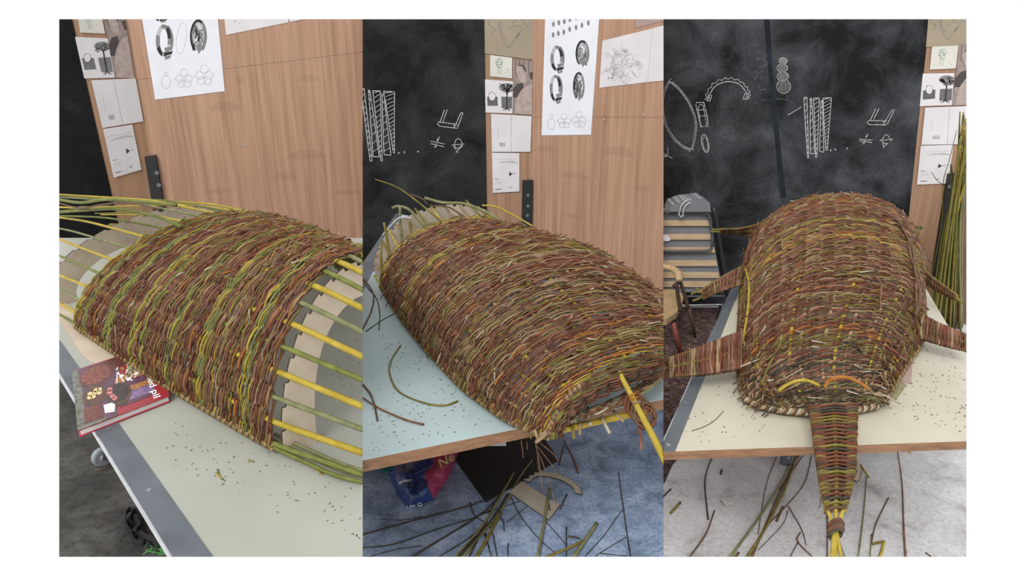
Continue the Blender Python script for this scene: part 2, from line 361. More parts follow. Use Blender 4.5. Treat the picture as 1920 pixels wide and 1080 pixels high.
def draw_folded(ink, Q, rng):
    def P(l): return [Q(u, v) for u, v in l]
    ink.line(P([(.5, 0), (.5, 1)]), 1.2, 'ink_light', False)
    for k in range(6): ink.line(P([(.16, .38 + k * .045), (.18, .4 + k * .045)]), 1., 'ink_light', False)
    for k in range(7): u = .2 + k * .022; ink.line(P([(u, .74 + .02 * (k % 2)), (u + .01, .86)]), 1.1, 'ink_mid' if k % 2 else 'ink_light', False)
def draw_green(ink, Q, rng):
    for du, dv in ((.38, .3), (.46, .25), (.42, .4)):
        x, y = Q(du, dv); ink.ell(x, y, 5, 6, 'ink_green')
    for u in (.36, .42, .5): ink.line([Q(u, .5), Q(u + .01, .85)], 1., 'ink_green', False)
    x, y = Q(.75, .7); scribble(ink, x, y, 5, 5, 2, 'ink_light', .7, rng)
def draw_ring(ink, cx, cy, rx, ry):
    for k in range(14): a = 100 + k * 25; ink.band(cx, cy, rx * (1 - .0 * k), ry, rx * .5, ('ink', 'ink', 'ink_mid', 'ink_mid', 'ink_light', 'ink_light', 'ink_mid', 'ink_mid', 'ink', 'ink', 'ink_mid', 'ink_light', 'ink_mid', 'ink')[k], a, a + 26.5)
    ink.band(cx + rx * .12, cy, rx * 1.1, ry * 1.02, rx * .3, 'ink_mid', -70, 40)
    for k, (dx, dy, l) in enumerate(((.1, .45, 1.), (.25, .75, .9), (.15, 1.0, .8))):
        ink.fill([(cx + dx * rx, cy + dy * ry), (cx + (dx + l) * rx, cy + (dy - .1) * ry), (cx + (dx + l * .8) * rx, cy + (dy + .1) * ry), (cx + dx * rx, cy + (dy + .2) * ry)], ('ink_mid', 'ink', 'ink_mid')[k], .0003)
def draw_leafblob(ink, cx, cy, rx, ry, rng):
    ink.band(cx, cy, rx, ry, rx * .35, 'ink', 120, 300); ink.band(cx, cy, rx, ry, rx * .3, 'ink_mid', -60, 60)
    ink.band(cx, cy, rx * .8, ry * .85, rx * .4, 'ink_light', 0, 360)
    for _ in range(16): ink.line([(cx + rng.uniform(-.7, .7) * rx, cy + rng.uniform(-.7, .9) * ry) for _ in range(3)], 1.6, rng.choice(['ink', 'ink_mid', 'ink_light']))
    ink.fill([(cx - .2 * rx, cy + .5 * ry), (cx + .3 * rx, cy + .2 * ry), (cx + .5 * rx, cy + .7 * ry), (cx, cy + 1.05 * ry)], 'ink_mid', .0003)
def draw_trio(ink, pts):
    for k, (x, y, r) in enumerate(pts):
        if k == 0: ink.ell(x, y + 4, r * .75, r * 1.1, 'ink_light', width=.9); ink.ell(x, y - 12, 3, 3, 'ink_light', width=.7)
        else:
            for dx, dy in ((-.6, .1), (.6, .1), (0, -.7), (-.35, .75), (.4, .75)): ink.ell(x + dx * r, y + dy * r, r * .5, r * .5, 'ink_light', width=.8)
    for (a, b) in zip(pts[:-1], pts[1:]): ink.line([((a[0] + b[0]) / 2 - 2, (a[1] + b[1]) / 2), ((a[0] + b[0]) / 2 + 2, (a[1] + b[1]) / 2)], 1, 'ink_light', False)

def wedge(ink, a, b, c, d, n, rng):
    for p, q in ((a, b), (b, c), (c, d), (d, a)): ink.line([p, ((p[0] + q[0]) / 2 + rng.uniform(-.6, .6), (p[1] + q[1]) / 2), q], 1.7, 'chalk')
    for k in range(n):
        t = (k + .5) / n; l = (a[0] + (d[0] - a[0]) * t, a[1] + (d[1] - a[1]) * t); t2 = max(0, t - .07); r = (b[0] + (c[0] - b[0]) * t2, b[1] + (c[1] - b[1]) * t2)
        ink.line([l, r], 1.1, 'chalk', False)

def willow_rod(name, pts, r0, r1, mat, label=None, cat='willow rod', group=None, parent=None, k=6, sides=7, rng=None):
    P = cr(pts, k); n = len(P); rad = np.linspace(r0, r1, n)
    if rng is not None: rad = rad * (1 + .12 * np.array([rng.uniform(-1, 1) for _ in range(n)]))
    o = MB().tube(P, rad, sides).build(name, mat, parent, smooth=True)
    if label: tag(o, label, cat, group)
    return o

# ------------------------------------------------------------------ woven surface
class Shell:
    def __init__(s, keys, n, z0):          # keys: (s, xl, yl, xr, yr, h)
        K = np.array(keys, float); s.s0, s.s1 = K[0, 0], K[-1, 0]
        t = np.linspace(s.s0, s.s1, 241); A = np.stack([np.interp(t, K[:, 0], K[:, i]) for i in range(1, 6)], -1)
        pad = 14; Ap = np.concatenate([2 * A[:1] - A[pad:0:-1], A, 2 * A[-1:] - A[-2:-pad - 2:-1]])
        ker = np.hanning(2 * pad + 1); ker /= ker.sum()
        s.A = np.stack([np.convolve(Ap[:, i], ker, 'valid') for i in range(5)], -1); s.t = t; s.n = n; s.z0 = z0
    def __call__(s, u, v):
        u = np.asarray(u, float); v = np.asarray(v, float); u, v = np.broadcast_arrays(u, v)
        A = [np.interp(u, s.t, s.A[:, i]) for i in range(5)]
        ph = np.clip(v, -1, 1) * math.pi / 2; sx = np.sign(v) * np.abs(np.sin(ph)) ** (2 / s.n); sz = np.abs(np.cos(ph)) ** (2 / s.n)
        k = (1 + sx) / 2
        return np.stack([A[0] + (A[2] - A[0]) * k, A[1] + (A[3] - A[1]) * k, s.z0 + A[4] * sz], -1)
    def nrm(s, u, v):
        e = .012; v = np.clip(v, -.97, .97)
        du = s(u + e, v) - s(u - e, v); dv = s(u, v + e) - s(u, v - e); n = np.cross(du, dv); n /= np.linalg.norm(n, axis=-1)[..., None] + 1e-12
        c = s(u, np.zeros_like(v)) * np.array([1, 1, 0]) + np.array([0, 0, s.z0 - .3]); f = np.sign(((s(u, v) - c) * n).sum(-1))
        return n * f[..., None]
def weave(S, root, s0, s1, nrow, stakes, r, amp, pick, seed, limit=300, near=None, jit=.6, splits=2, vend=None):
    rng = random.Random(seed); nr = np.random.default_rng(seed); ns = len(stakes); strands = []
    ds = (s1 - s0) / nrow
    for i in range(nrow):
        sc = s0 + ds * (i + .5)
        cuts = sorted(rng.sample(range(3, ns - 3), splits - 1)) if splits > 1 else []
        b = [0] + cuts + [ns - 1]
        for a, c in zip(b[:-1], b[1:]):
            a2 = max(0, a - rng.randint(0, 1)); c2 = min(ns - 1, c + rng.randint(0, 2))
            if c2 - a2 < 2: continue
            idx = np.arange(a2, c2 + .01, 1 / 3); v = np.interp(idx, np.arange(ns), stakes)
            ph = i + (rng.random() < .1)
            f = (idx + ph) % 2                     # 0 behind a stake, 1 in front of the next
            off = amp * np.interp(f, [0, .34, .7, 1, 1.3, 1.66, 2], [-1.25, .1, .95, 1.25, .95, .1, -1.25]) + np.repeat(nr.normal(0, amp * .22, len(idx) // 2 + 1), 2)[:len(idx)]
            walk = np.cumsum(nr.normal(0, .3, len(idx))); walk -= np.linspace(walk[0], walk[-1], len(idx))
            sl_ = jit * np.interp(f, [0, .2, 1.8, 2], [0, -1, 1, 0])
            ss = np.clip(sc + ds * (sl_ + walk * .7 + rng.uniform(-.5, .5)), s0 - ds, s1 + ds)
            P = S(ss, v) + S.nrm(ss, v) * off[:, None]
            if a2 > 0 and rng.random() < .5: P[0] += S.nrm(ss[:1], v[:1])[0] * amp * 1.8
            if c2 < ns - 1 and rng.random() < .5: P[-1] += S.nrm(ss[-1:], v[-1:])[0] * amp * 1.8
            rr = r * rng.uniform(.72, 1.25); rad = np.linspace(rr * 1.1, rr * .75, len(P))
            if rng.random() < .5: rad = rad[::-1]
            strands.append((P, rad, pick((sc - s0) / (s1 - s0), rng)))
    strands.sort(key=lambda q: np.min(np.linalg.norm(q[0] - CAM, axis=1)))
    for P, rad, k in strands[:limit]: MB().tube(P, rad, 5).build('weaver_rod', M[k], root, smooth=True)
    if len(strands) > limit:
        mb = MB()
        for P, rad, k in strands[limit:]: mb.tube(P, rad, 5, WI[k])
        mb.build('weaver_rods', WM, root, smooth=True, kind='stuff')
def twig_ends(S, root, s0, s1, n, seed, L=.05, r=.0028, keys=('tan', 'pale', 'olv', 'brn', 'red')):
    rng = random.Random(seed); mb = MB()
    for _ in range(n):
        u = np.array([rng.uniform(s0, s1)]); v = np.array([rng.uniform(-.98, .9)])
        p = S(u, v)[0]; nn = S.nrm(u, v)[0]; t = S(u, v + .03)[0] - p; t /= np.linalg.norm(t) + 1e-9; t2 = np.cross(nn, t)
        d = t * rng.choice([-1, 1]) + nn * rng.uniform(.15, .5) + t2 * rng.uniform(-.3, .3); d /= np.linalg.norm(d); l = L * rng.uniform(.4, 1.3)
        mb.tube([p + nn * .004, p + nn * .008 + d * l * .5, p + nn * .008 + d * l], r * rng.uniform(.7, 1.2), 5, WI[rng.choice(keys)])
    mb.build('twig_ends', WM, root, smooth=True, kind='stuff')
def braid(path, R, r, turns, root, mats, name='rim_braid', n=3, seed=1):
    P = np.asarray(path); m = max(40, int(turns * 9)); d = np.concatenate([[0], np.cumsum(np.linalg.norm(np.diff(P, axis=0), axis=1))]); t = np.linspace(0, d[-1], m)
    C = np.stack([np.interp(t, d, P[:, i]) for i in range(3)], -1); T = np.gradient(C, axis=0); T /= np.linalg.norm(T, axis=1)[:, None] + 1e-9
    B = np.cross(T, (0, 0, 1)); B /= np.linalg.norm(B, axis=1)[:, None] + 1e-9; U = np.cross(B, T)
    for k in range(n):
        a = np.linspace(0, turns * 2 * math.pi, m) + k * 2 * math.pi / n
        MB().tube(C + R * (np.cos(a)[:, None] * B + np.sin(a)[:, None] * U), r, 5).build(name, M[mats[k % len(mats)]], root, smooth=True)
def former(S, u, root, band, thick, notch=20, nd=.012, mat='ply', scale=.965, base=True, zb=None, vr=(-1, 1)):
    """arched board with a notched outer edge"""
    zb = S.z0 - .02 if zb is None else zb
    out = []
    for i in range(notch):
        a = vr[0] + (vr[1] - vr[0]) * i / notch; st = (vr[1] - vr[0]) / notch
        for f, dd in ((0., nd), (.14, nd * .85), (.19, 0), (.81, 0), (.86, nd * .85)):
            v = a + st * f; p = S(np.array([u]), np.array([v]))[0]; c = S(np.array([u]), np.array([0.]))[0]; c[2] = S.z0
            q = c + (p - c) * scale; e = (q - c); out.append(q - e / (np.linalg.norm(e) + 1e-9) * dd)
    q0 = S(np.array([u]), np.array([vr[1]]))[0]; c = S(np.array([u]), np.array([0.]))[0]; c[2] = S.z0; out.append(c + (q0 - c) * scale)
    inn = []
    for v in np.linspace(vr[0], vr[1], 31):
        p = S(np.array([u]), np.array([v]))[0]; e = p - c; l = np.linalg.norm(e); inn.append(c + e * scale * max(.2, 1 - band / l))
    for L_ in (out, inn):
        L_[0] = L_[0].copy(); L_[-1] = L_[-1].copy()
    poly = [np.array([out[0][0], out[0][1], zb])] + out + [np.array([out[-1][0], out[-1][1], zb]), np.array([inn[-1][0], inn[-1][1], zb])] + inn[::-1] + [np.array([inn[0][0], inn[0][1], zb])]
    nn = np.cross(out[3] - c, np.array([0, 0, 1.])); nn[2] = 0; nn /= np.linalg.norm(nn)
    return MB().prism(poly, nn * thick, side=1).build('former_board', [M[mat], M['ply_edge']], root)

def clippings(name, label, quadpx, n, z, seed, size=(.003, .010), mats=('dark', 'brn', 'olv')):
    rng = random.Random(seed); mb = MB(); Q = quadmap(quadpx); ml = [M[m] for m in mats]
    for _ in range(n):
        p = pz(*Q(rng.random(), rng.random()), z); a = rng.random() * 6.28; l = rng.uniform(*size); d = np.array([math.cos(a), math.sin(a), 0]) * l
        mb.tube([p - d / 2 + (0, 0, .0012), p + d * .1 + (0, 0, .002), p + d / 2 + (0, 0, .0012)], rng.uniform(.0007, .0014), 4, rng.randrange(len(mats)))
    o = mb.build(name, ml); tag(o, label, 'clippings', kind='stuff'); return o

def floor_slab(mat, label):
    o = MB().prism([(-6, 1.5, 0), (6, 1.5, 0), (6, 7, 0), (-6, 7, 0)], (0, 0, -.06)).build('floor', mat, loc=(0, 0, 0)); o['kind'] = 'structure'; o['label'] = label; o['category'] = 'floor'; return o
def wall_slab(name, W, t0, t1, mat, label, z1=2.9, th=.08):
    o = MB().prism([W.pt(t0, 0), W.pt(t1, 0), W.pt(t1, z1), W.pt(t0, z1)], -W.n * th).build(name, mat); o['kind'] = 'structure'; o['label'] = label; o['category'] = 'wall'; return o

def text_mesh(body, size, bold=0.):
    cu = bpy.data.curves.new('t', 'FONT'); cu.body = body; cu.size = size; cu.offset = bold; cu.resolution_u = 3
    ob = bpy.data.objects.new('t', cu); col.objects.link(ob); bpy.context.view_layer.update()
    me = ob.evaluated_get(bpy.context.evaluated_depsgraph_get()).to_mesh()
    v = [tuple(p.co) for p in me.vertices]; f = [list(p.vertices) for p in me.polygons]
    ob.evaluated_get(bpy.context.evaluated_depsgraph_get()).to_mesh_clear(); bpy.data.objects.remove(ob); bpy.data.curves.remove(cu)
    return np.array(v), f

def table(label, poly, top_mat, strip=None, screws=(), z=.8, legs=(), edge=.034):
    P = [pz(x, y, z) for x, y in poly]; c = np.mean(P, axis=0); c[2] = 0
    t = thing('work_table', label, 'table', c)
    MB().prism(P, (0, 0, -.003)).build('laminate_top', top_mat, t)
    Q = [p + np.array([0, 0, -.003]) for p in P]; MB().prism(Q, (0, 0, -edge)).build('core_board', M['edge_wood'], t)
    if strip:
        o0, o1, i1, i0 = [pz(x, y, z + .003) for x, y in strip]
        st = MB().prism([o0, o1, i1, i0], (0, 0, -.0028)).build('steel_strip', M['steel'], t)
        n = np.cross(o1 - o0, (0, 0, 1.)); n /= np.linalg.norm(n)
        if n @ (o0 - i0) < 0: n = -n
        MB().prism([o0, o1, o1 + n * .004, o0 + n * .004], (0, 0, -.03)).build('strip_lip', M['chrome'], st)
        for x, y in screws:
            p = pz(x, y, z + .0032); MB().disc(p, (.008, 0, 0), (0, .008, 0), 12, (0, 0, .0012)).build('screw', M['chrome'], st)
            MB().box(p + np.array([0, 0, .0014]), [(.006, .003, 0), (-.0007, .0014, 0), (0, 0, .0003)]).build('screw_slot', M['steel_dark'], st)
    for (x, y, s) in legs:
        MB().bar((x, y, z - .028), (x, y, .0), s, s).build('leg', M['steel_dark'], t)
    return t

# ================================================================== BAY 1 (left scene)
BAY[0] = 1
fl1 = concrete('concrete_dark', [(.3, (.022, .021, .019)), (.5, (.055, .053, .048)), (.7, (.115, .113, .105))], 3.2)
floor_slab(fl1, 'dark stained concrete floor beside the table in the left scene')
c1 = py_(268, 200, 5.6)
W1L = Wall(c1, (-.7, -.7)); W1R = Wall(c1, (math.cos(math.radians(10)), math.sin(math.radians(10))))
wood1 = wood_wall('wood_panel_left_scene', W1R, [(425, 208, 32, 18, True), (580, 152, 22, 12, True), (412, 362, 32, 9, True), (655, 364, 36, 9, True), (535, 336, 22, 14, True), (575, 298, 40, 18, True), (450, 150, 8, 8, False)])
wood1L = wood_wall('wood_strip_left_scene', W1L, [], ((.30, .17, .10), (.37, .22, .135)))
wall_slab('wall_left', W1L, -.0, 1.6, wood1L, 'wood-faced side wall carrying pinned papers in the left scene')
wr = wall_slab('wall_right', W1R, 0, 3.2, wood1, 'plain wood-veneer wall behind the green-rod weave in the left scene')
# two veneer panels with the seam between them
sA, sB = W1R.at(255, 150, .0), W1R.at(690, 96, .0)
for lo in (True, False):
    e = np.array([0, 0, -.0012 if lo else .0012]); zz = 0.02 if lo else 2.85
    a, b = sA + e, sB + e; a2 = np.array([a[0], a[1], zz]); b2 = np.array([b[0], b[1], zz])
    MB().prism([a2, b2, b, a] if lo else [a, b, b2, a2], W1R.n * .004).build('veneer_panel', wood1, wr)
# black cloth
bb1 = board_mat('black_cloth_left', (.006, .0065, .007), (.022, .023, .025), (.6, .8))
cl = MB().prism([W1L.at(x, y, .001) for x, y in ((90, 10), (129, 10), (135, 36), (211, 372), (235, 480), (90, 480))], W1L.n * .004).build('blackboard_cloth', bb1)
tag(cl, 'black chalk cloth at the far left edge of the left scene', 'blackboard')
rng = random.Random(11)
def strip_papers(W, qs, where, rng, off=.006):
    G = 'papers pinned beside the black cloth'
    specs = {'brown': ('buff_drawing_sheet', 'buff paper with loose pencil lines, topmost beside the black cloth in the %s scene', 'paper_brown'),
             'green': ('sketch_card', 'small cream card with a faint green sketch in the %s scene', 'paper_cream'),
             'photo': ('photo_print', 'warm grey photo print of a reclining man in the %s scene', 'photo_grey'),
             'tree': ('tree_print', 'white print with two brick blocks and a black tree in the %s scene', 'paper'),
             'fold': ('folded_sheet', 'white sheet with a centre fold and tiny grey sketch in the %s scene', 'paper'),
             'form': ('form_sheet', 'small white form sheet, lowest of the pinned papers in the %s scene', 'paper')}
    for i, (k, q) in enumerate(qs.items()):
        nm, lb, m = specs[k]; of = off + .0012 * (k == 'photo') + .0018 * (k in ('fold', 'form'))
        o = paper(nm, lb % where, W, q, M[m], of); ink = Ink(W, of, o); Q = quadmap(q)
        if k == 'brown':
            for l in ([(.1, .2), (.08, .35), (.2, .45), (.13, .55)], [(.35, .1), (.28, .4), (.45, .8), (.55, .7), (.7, .5)], [(.55, .3), (.7, .2), (.85, .35), (.95, .05)], [(.45, .45), (.6, .35), (.75, .4), (.62, .6)], [(.3, .3), (.34, .5), (.42, .62)]): ink.line([Q(*p) for p in l], 1.3, 'ink_mid')
        elif k == 'green': draw_green(ink, Q, rng)
        elif k == 'photo': draw_portrait(ink, Q)
        elif k == 'tree': draw_tree(ink, Q, rng)
        elif k == 'fold': draw_folded(ink, Q, rng)
        else: draw_form(ink, Q)
        ink.done('drawing')
strip_papers(W1L, {'green': [(143, 12), (187, 14), (197, 63), (150, 61)], 'photo': [(190, 10), (230, 10), (252, 147), (215, 145)],
    'tree': [(140.5, 69), (202, 72), (215, 145.6), (158, 147)], 'fold': [(171, 150.5), (254, 147), (268.5, 227.6), (192, 240)], 'form': [(193, 242), (248, 233.5), (265, 318), (213, 333.5)]}, 'left', rng)
q = [(262, 8), (406, 8), (421.5, 171), (291, 187)]
o = paper('ring_drawing_sheet', 'large white sheet with grey ring drawings in the left scene', W1R, q, M['paper_blue'], .006)
ink = Ink(W1R, .006, o); draw_ring(ink, 307, 76, 15, 30); draw_leafblob(ink, 372, 68, 16, 32, rng); draw_ring(ink, 300, 28, 12, 12)
ink.ell(340, 72, 9, 30, 'ink_light', width=.7, rot=8); draw_trio(ink, [(311, 150, 11), (345, 146, 14), (383, 140, 15)]); ink.done()
o = paper('smudge_drawing_sheet', 'white sheet with grey smudge at the top of the wood wall in the left scene', W1R, [(418, 8), (538, 8), (541, 42), (423.7, 65.6)], M['paper'], .006)
ink = Ink(W1R, .006, o); scribble(ink, 450, 38, 10, 6, 5, 'ink_light', .8, rng); ink.done()
paper('blank_sheet', 'blank white sheet, rightmost at the top edge of the left scene', W1R, [(541, 8), (690, -20), (690, 10), (543, 41.5)], M['paper'], .007)
# black angle bar in the corner
t = thing('angle_bar', 'black drilled metal bar standing in the wall corner of the left scene', 'metal bar', W1R.at(300, 480, .02) * np.array([1, 1, 0]))
MB().prism([W1R.at(x, y, .006) for x, y in ((273, 293), (293, 290), (325, 480), (303, 480))], W1R.n * .03).build('bar', M['black_iron'], t)
for x, y in ((294, 324), (298, 347)): MB().disc(W1R.at(x, y, .0362), W1R.d * .017, np.array([0, 0, .017]), 14, W1R.n * .003).build('bolt', M['steel'], t)
for i, (x, y) in enumerate(((447, 129), (449, 133), (547, 112), (454, 273), (458, 273), (261, 163), (678, 94))):
    o = MB().disc(W1R.at(x, y, .0042), W1R.d * .005, np.array([0, 0, .005]), 8, W1R.n * .004).build('pin', M['plastic_white'])
    tag(o, 'tiny pale pin stuck in the wood wall of the left scene', 'pin', 'pins in the wood wall of the left scene')

lam1 = noise_mat('laminate_grey_green', [(.35, (.33, .34, .295)), (.65, (.37, .38, .335))], scale=2.2, rough=.42, spec=.4)
t1 = table('long grey-green laminate work table with steel edge strip in the left scene', [(360, 1104), (20, 550), (40, 446), (760, 446), (760, 1104)], lam1,
      strip=[(365, 1112), (20, 550), (20, 508), (450, 1115)], screws=((204, 805), (279, 919)))
p = pz(284, 985, 0.0)
MB().bar((p[0] + .10, p[1] + .1, .77), (p[0] + .10, p[1] + .1, 0), .06, .1).build('leg', M['plastic_grey'], t1)
for (x, y) in ((-1.2, 4.4), (-3.0, 4.4)): MB().bar((x, y, .77), (x, y, 0), .06, .06).build('leg', M['steel_dark'], t1)
# castor at the edge of the table
p = pz(196, 872, 0.); ct = thing('castor_wheel', 'grey plastic castor wheel under the table edge in the left scene', 'castor', p)
ax = np.array([.8, -.6, 0]); e1 = np.array([.6, .8, 0])
MB().tube([p + (0, 0, .052) - ax * .018, p + (0, 0, .052) - ax * .014, p + (0, 0, .052) + ax * .014, p + (0, 0, .052) + ax * .018], [.044, .052, .052, .044], 24, ref=(0, 0, 1)).build('wheel', M['plastic_grey'], ct, smooth=False)
MB().tube([p + (0, 0, .052) - ax * .026, p + (0, 0, .052) + ax * .026], .018, 14).build('hub', M['plastic_white'], ct)
MB().tube([p + (0, 0, .052) - ax * .03, p + (0, 0, .052) + ax * .03], .006, 8).build('axle', M['steel_dark'], ct)
for s in (-1, 1): MB().bar(p + ax * .029 * s + (0, 0, .04), p + ax * .029 * s + e1 * .03 + (0, 0, .16), .03, .004, ref=ax).build('fork', M['steel'], ct)
MB().tube([p + e1 * .03 + (0, 0, .155), p + e1 * .03 + (0, 0, .77)], .012, 8).build('stem', M['steel'], ct)

# shell on the table
def keyfrom(L, ang, W, h, s): return (s, L[0], L[1], L[0] + math.cos(ang) * W, L[1] + math.sin(ang) * W, h)
z0 = .832
K1 = [keyfrom(pz(-60, 500, z0), 1.05, .8, .33, -.8), keyfrom(pz(40, 552, z0), .99, 1.42, .36, -.32), keyfrom(pz(145, 613, z0), .967, 1.486, .39, 0), keyfrom(pz(300, 716, z0), .896, 1.141, .52, .5), keyfrom(pz(515, 841, z0), .825, .734, .605, 1), keyfrom(pz(700, 905, z0), .8, .62, .52, 1.36)]
S1 = Shell(K1, 1.9, z0)
r1 = thing('woven_shell', 'half-woven domed willow shell with long green and yellow rods in the left scene', 'willow weaving', (float(S1(np.array([.5]), np.array([0.]))[0][0]), float(S1(np.array([.5]), np.array([0.]))[0][1]), .8))
def pick1(f, rng):
    x = rng.random(); band = math.sin(f * 37) + .6 * math.sin(f * 91 + 1)
    if band > .75: return rng.choice(['grn', 'olv', 'yel', 'red', 'sage', 'grn'])
    if band > .45: return rng.choice(['org', 'yel', 'olv', 'red', 'pur', 'grn'])
    return 'red' if x < .42 else 'pur' if x < .66 else 'brn' if x < .8 else 'olv' if x < .9 else 'org' if x < .94 else 'tan'
st1 = np.linspace(-1, 1, 21)
weave(S1, r1, 0.0, 1.0, 325, st1, .0031, .0085, pick1, 3, jit=2.0)
rng = random.Random(5)
for i, v in enumerate(st1):
    u = np.linspace(-.75, 1.34, 76); vv = np.full_like(u, v * .985)
    wob = np.interp(u, [-.75, -.2, 0], [2.2, .4, 0])
    P = S1(u, vv) - S1.nrm(u, vv) * .004; P[:, 2] += wob * rng.uniform(-.02, .03) + np.interp(u, [1.0, 1.36], [0, 1]) * rng.uniform(-.012, .008)
    k = ['grn', 'yel', 'sage', 'yel'][i % 4]; rr = .0098 if k == 'yel' else .0082
    MB().tube(P, np.interp(u, [-.75, 0, 1.34], [rr * .5, rr * .82, rr * 1.12]), 8).build('stake', M[k], r1, smooth=True)
# loose rods bunched along the near edge
for dz, dx, k in ((0, 0, 'sage'), (-.004, -.018, 'grn'), (.008, .014, 'sage')):
    pts = [pz(505, 822, .835) + (dx, dx, dz), pz(570, 852, .83) + (dx, dx, dz), pz(640, 882, .825) + (dx, dx, dz), pz(700, 897, .82) + (dx, dx, dz)]
    MB().tube(cr(pts), .007, 8).build('bundled_rod', M[k], r1, smooth=True)
for pts, z, k, rr in ((((100, 372), (150, 380), (200, 374), (260, 378), (330, 385)), 1.16, 'grn', .009), (((105, 398), (160, 394), (220, 392), (290, 405), (340, 425)), 1.12, 'grn', .009), (((100, 378), (150, 390), (190, 384), (240, 380), (300, 392)), 1.14, 'brn', .005)):
    MB().tube(cr([py_(x, y, 3.9 - .15 * i) for i, (x, y) in enumerate(pts)]), rr, 8).build('stake', M[k], r1, smooth=True)
former(S1, -.2, r1, .17, .009, 20, .016, 'ply', .985, zb=.8)
former(S1, 1.03, r1, .13, .009, 20, .016, 'ply', .985, zb=.8)
braid(S1(np.linspace(0, 1, 40), np.full(40, -1.)), .010, .0065, 46, r1, ['tan', 'olv', 'brn'])
twig_ends(S1, r1, .02, .98, 130, 8, .05)
# board lying under the rear left corner
o = MB().prism([pz(x, y, .801) for x, y in ((111, 600), (155, 668), (172, 680), (215, 690), (215, 640), (111, 560))], (0, 0, .006)).build('former_offcut', M['ply']); tag(o, 'flat pale board corner under the weave near the book', 'board')

# book
zt = .829
A, B_, C_ = pz(134, 696, zt), pz(146, 808, zt), pz(318, 742, zt); U = C_ - B_; V = A - B_
bk = thing('book', 'red basketry book with basket photos on its cover on the table edge', 'book', (B_ + U * .5 + V * .5) * np.array([1, 1, 0]) + (0, 0, .8))
UPV = np.array([0, 0, 1.])
def bq(u, v, dz=0): return B_ + U * u + V * v + UPV * dz
vmax = 1.0
cov = MB().prism([bq(0, 0), bq(1, 0), bq(1, vmax), bq(0, vmax)], (0, 0, -.003)).build('front_cover', plain('book_cover_red', (.30, .02, .03), .3, .5, .1), bk)
MB().prism([bq(.0, 0, -.0235), bq(1, 0, -.0235), bq(1, 1, -.0235), bq(0, 1, -.0235)], (0, 0, -.003)).build('back_cover', plain('book_back_red', (.42, .03, .06), .3, .5, .1), bk)
MB().prism([bq(.02, .012, -.0035), bq(.985, .012, -.0035), bq(.985, .985, -.0035), bq(.02, .985, -.0035)], (0, 0, -.0195)).build('pages', M['white_print'], bk)
cm = {k: plain('cover_' + k, c, .3, .5, v, 60) for k, c, v in (('moss', (.13, .13, .10), .5), ('brown', (.10, .028, .022), .35), ('rust', (.20, .05, .03), .3), ('rim', (.07, .035, .02), .3), ('cream', (.62, .50, .22), .2), ('purple', (.10, .035, .07), .4),
    ('violet', (.19, .12, .24), .3), ('ochre', (.34, .14, .04), .3), ('leaf', (.22, .3, .14), .5), ('white', (.7, .7, .68), .1), ('pink', (.5, .16, .16), .3), ('dark', (.03, .015, .015), .3))}
def dec(pts, k, lift=.0004): MB().prism([bq(u, v, lift) for u, v in pts], (0, 0, .0003)).build('cover_print', cm[k], cov)
def dell(cu, cv, ru, rv, k, lift=.0008, n=22, a0=0, a1=360): dec([(cu + ru * math.cos(t), cv + rv * math.sin(t)) for t in np.radians(np.linspace(a0, a1, n, endpoint=a1 - a0 < 360))], k, lift)
dec([(0, 0), (.42, 0), (.46, .5), (.62, .98), (0, .99)], 'purple', .0003); dec([(0, 0), (.07, 0), (.10, .5), (.07, .99), (0, .99)], 'moss', .0006); dec([(.07, 0), (.3, 0), (.3, .06), (.07, .1)], 'moss', .0006)
for k, (v0, v1, c) in enumerate(((.16, .30, 'violet'), (.30, .38, 'ochre'), (.38, .50, 'purple'), (.50, .60, 'ochre'), (.10, .16, 'purple'))): dec([(.45, v0), (.86, v0), (.86, v1), (.48, v1)], c, .0005)
dec([(.4, .72), (.7, .82), (.72, .99), (.38, .99)], 'brown', .0006)
dell(.27, .77, .2, .2, 'brown', .0008); dell(.27, .78, .17, .16, 'rust', .0012)
for t in range(12):
    a = t * math.pi / 6; dec([(.27 + .01 * math.cos(a + 1.57), .78 + .01 * math.sin(a + 1.57)), (.27 + .165 * math.cos(a + .04), .78 + .155 * math.sin(a + .04)), (.27 + .165 * math.cos(a - .04), .78 + .155 * math.sin(a - .04))], 'brown', .0015)
dell(.22, .44, .14, .17, 'rim', .0009); dell(.22, .45, .11, .13, 'brown', .0012)
for (a, b) in ((-.05, .03), (.02, .06), (.05, 0), (-.02, -.03), (.0, .02), (.06, .05), (-.06, -.02)): dell(.22 + a, .45 + b, .028, .034, 'cream', .0016, 12)
dell(.47, .32, .15, .19, 'rim', .0010); dell(.47, .34, .12, .14, 'dark', .0013)
for (a, b) in ((-.09, .05), (-.07, -.02), (-.05, -.07), (-.08, .1)): dell(.47 + a, .34 + b, .03, .035, 'pink', .0016, 10)
dec([(.08, .06), (.27, .03), (.27, .24), (.2, .3), (.08, .27)], 'brown', .0010)
for k in range(7): dec([(.085, .08 + k * .03), (.265, .055 + k * .03), (.265, .065 + k * .03), (.085, .09 + k * .03)], 'rust', .0014)
dec([(.29, .10), (.39, .07), (.41, .17), (.38, .22), (.29, .23)], 'white', .0012)
rng = random.Random(2)
for k in range(60): dell(.66 + rng.gauss(0, .05), .66 + rng.gauss(0, .09), .012, .014, rng.choice(['leaf', 'leaf', 'white', 'moss']), .001 + k * .00001, 7)
for (a, b) in ((.62, .5), (.72, .55), (.76, .66), (.66, .85), (.55, .6)): dell(a, b, .03, .03, 'white', .0017, 8)
for (a, b, c, d) in ((.47, .5, .52, .78), (.55, .48, .5, .76)): dec([(a, b), (a + .015, b), (c + .015, d), (c, d)], 'white', .0016)
tv, tf = text_mesh('med pil', 1.0, .015); wd = tv[:, 0].max()
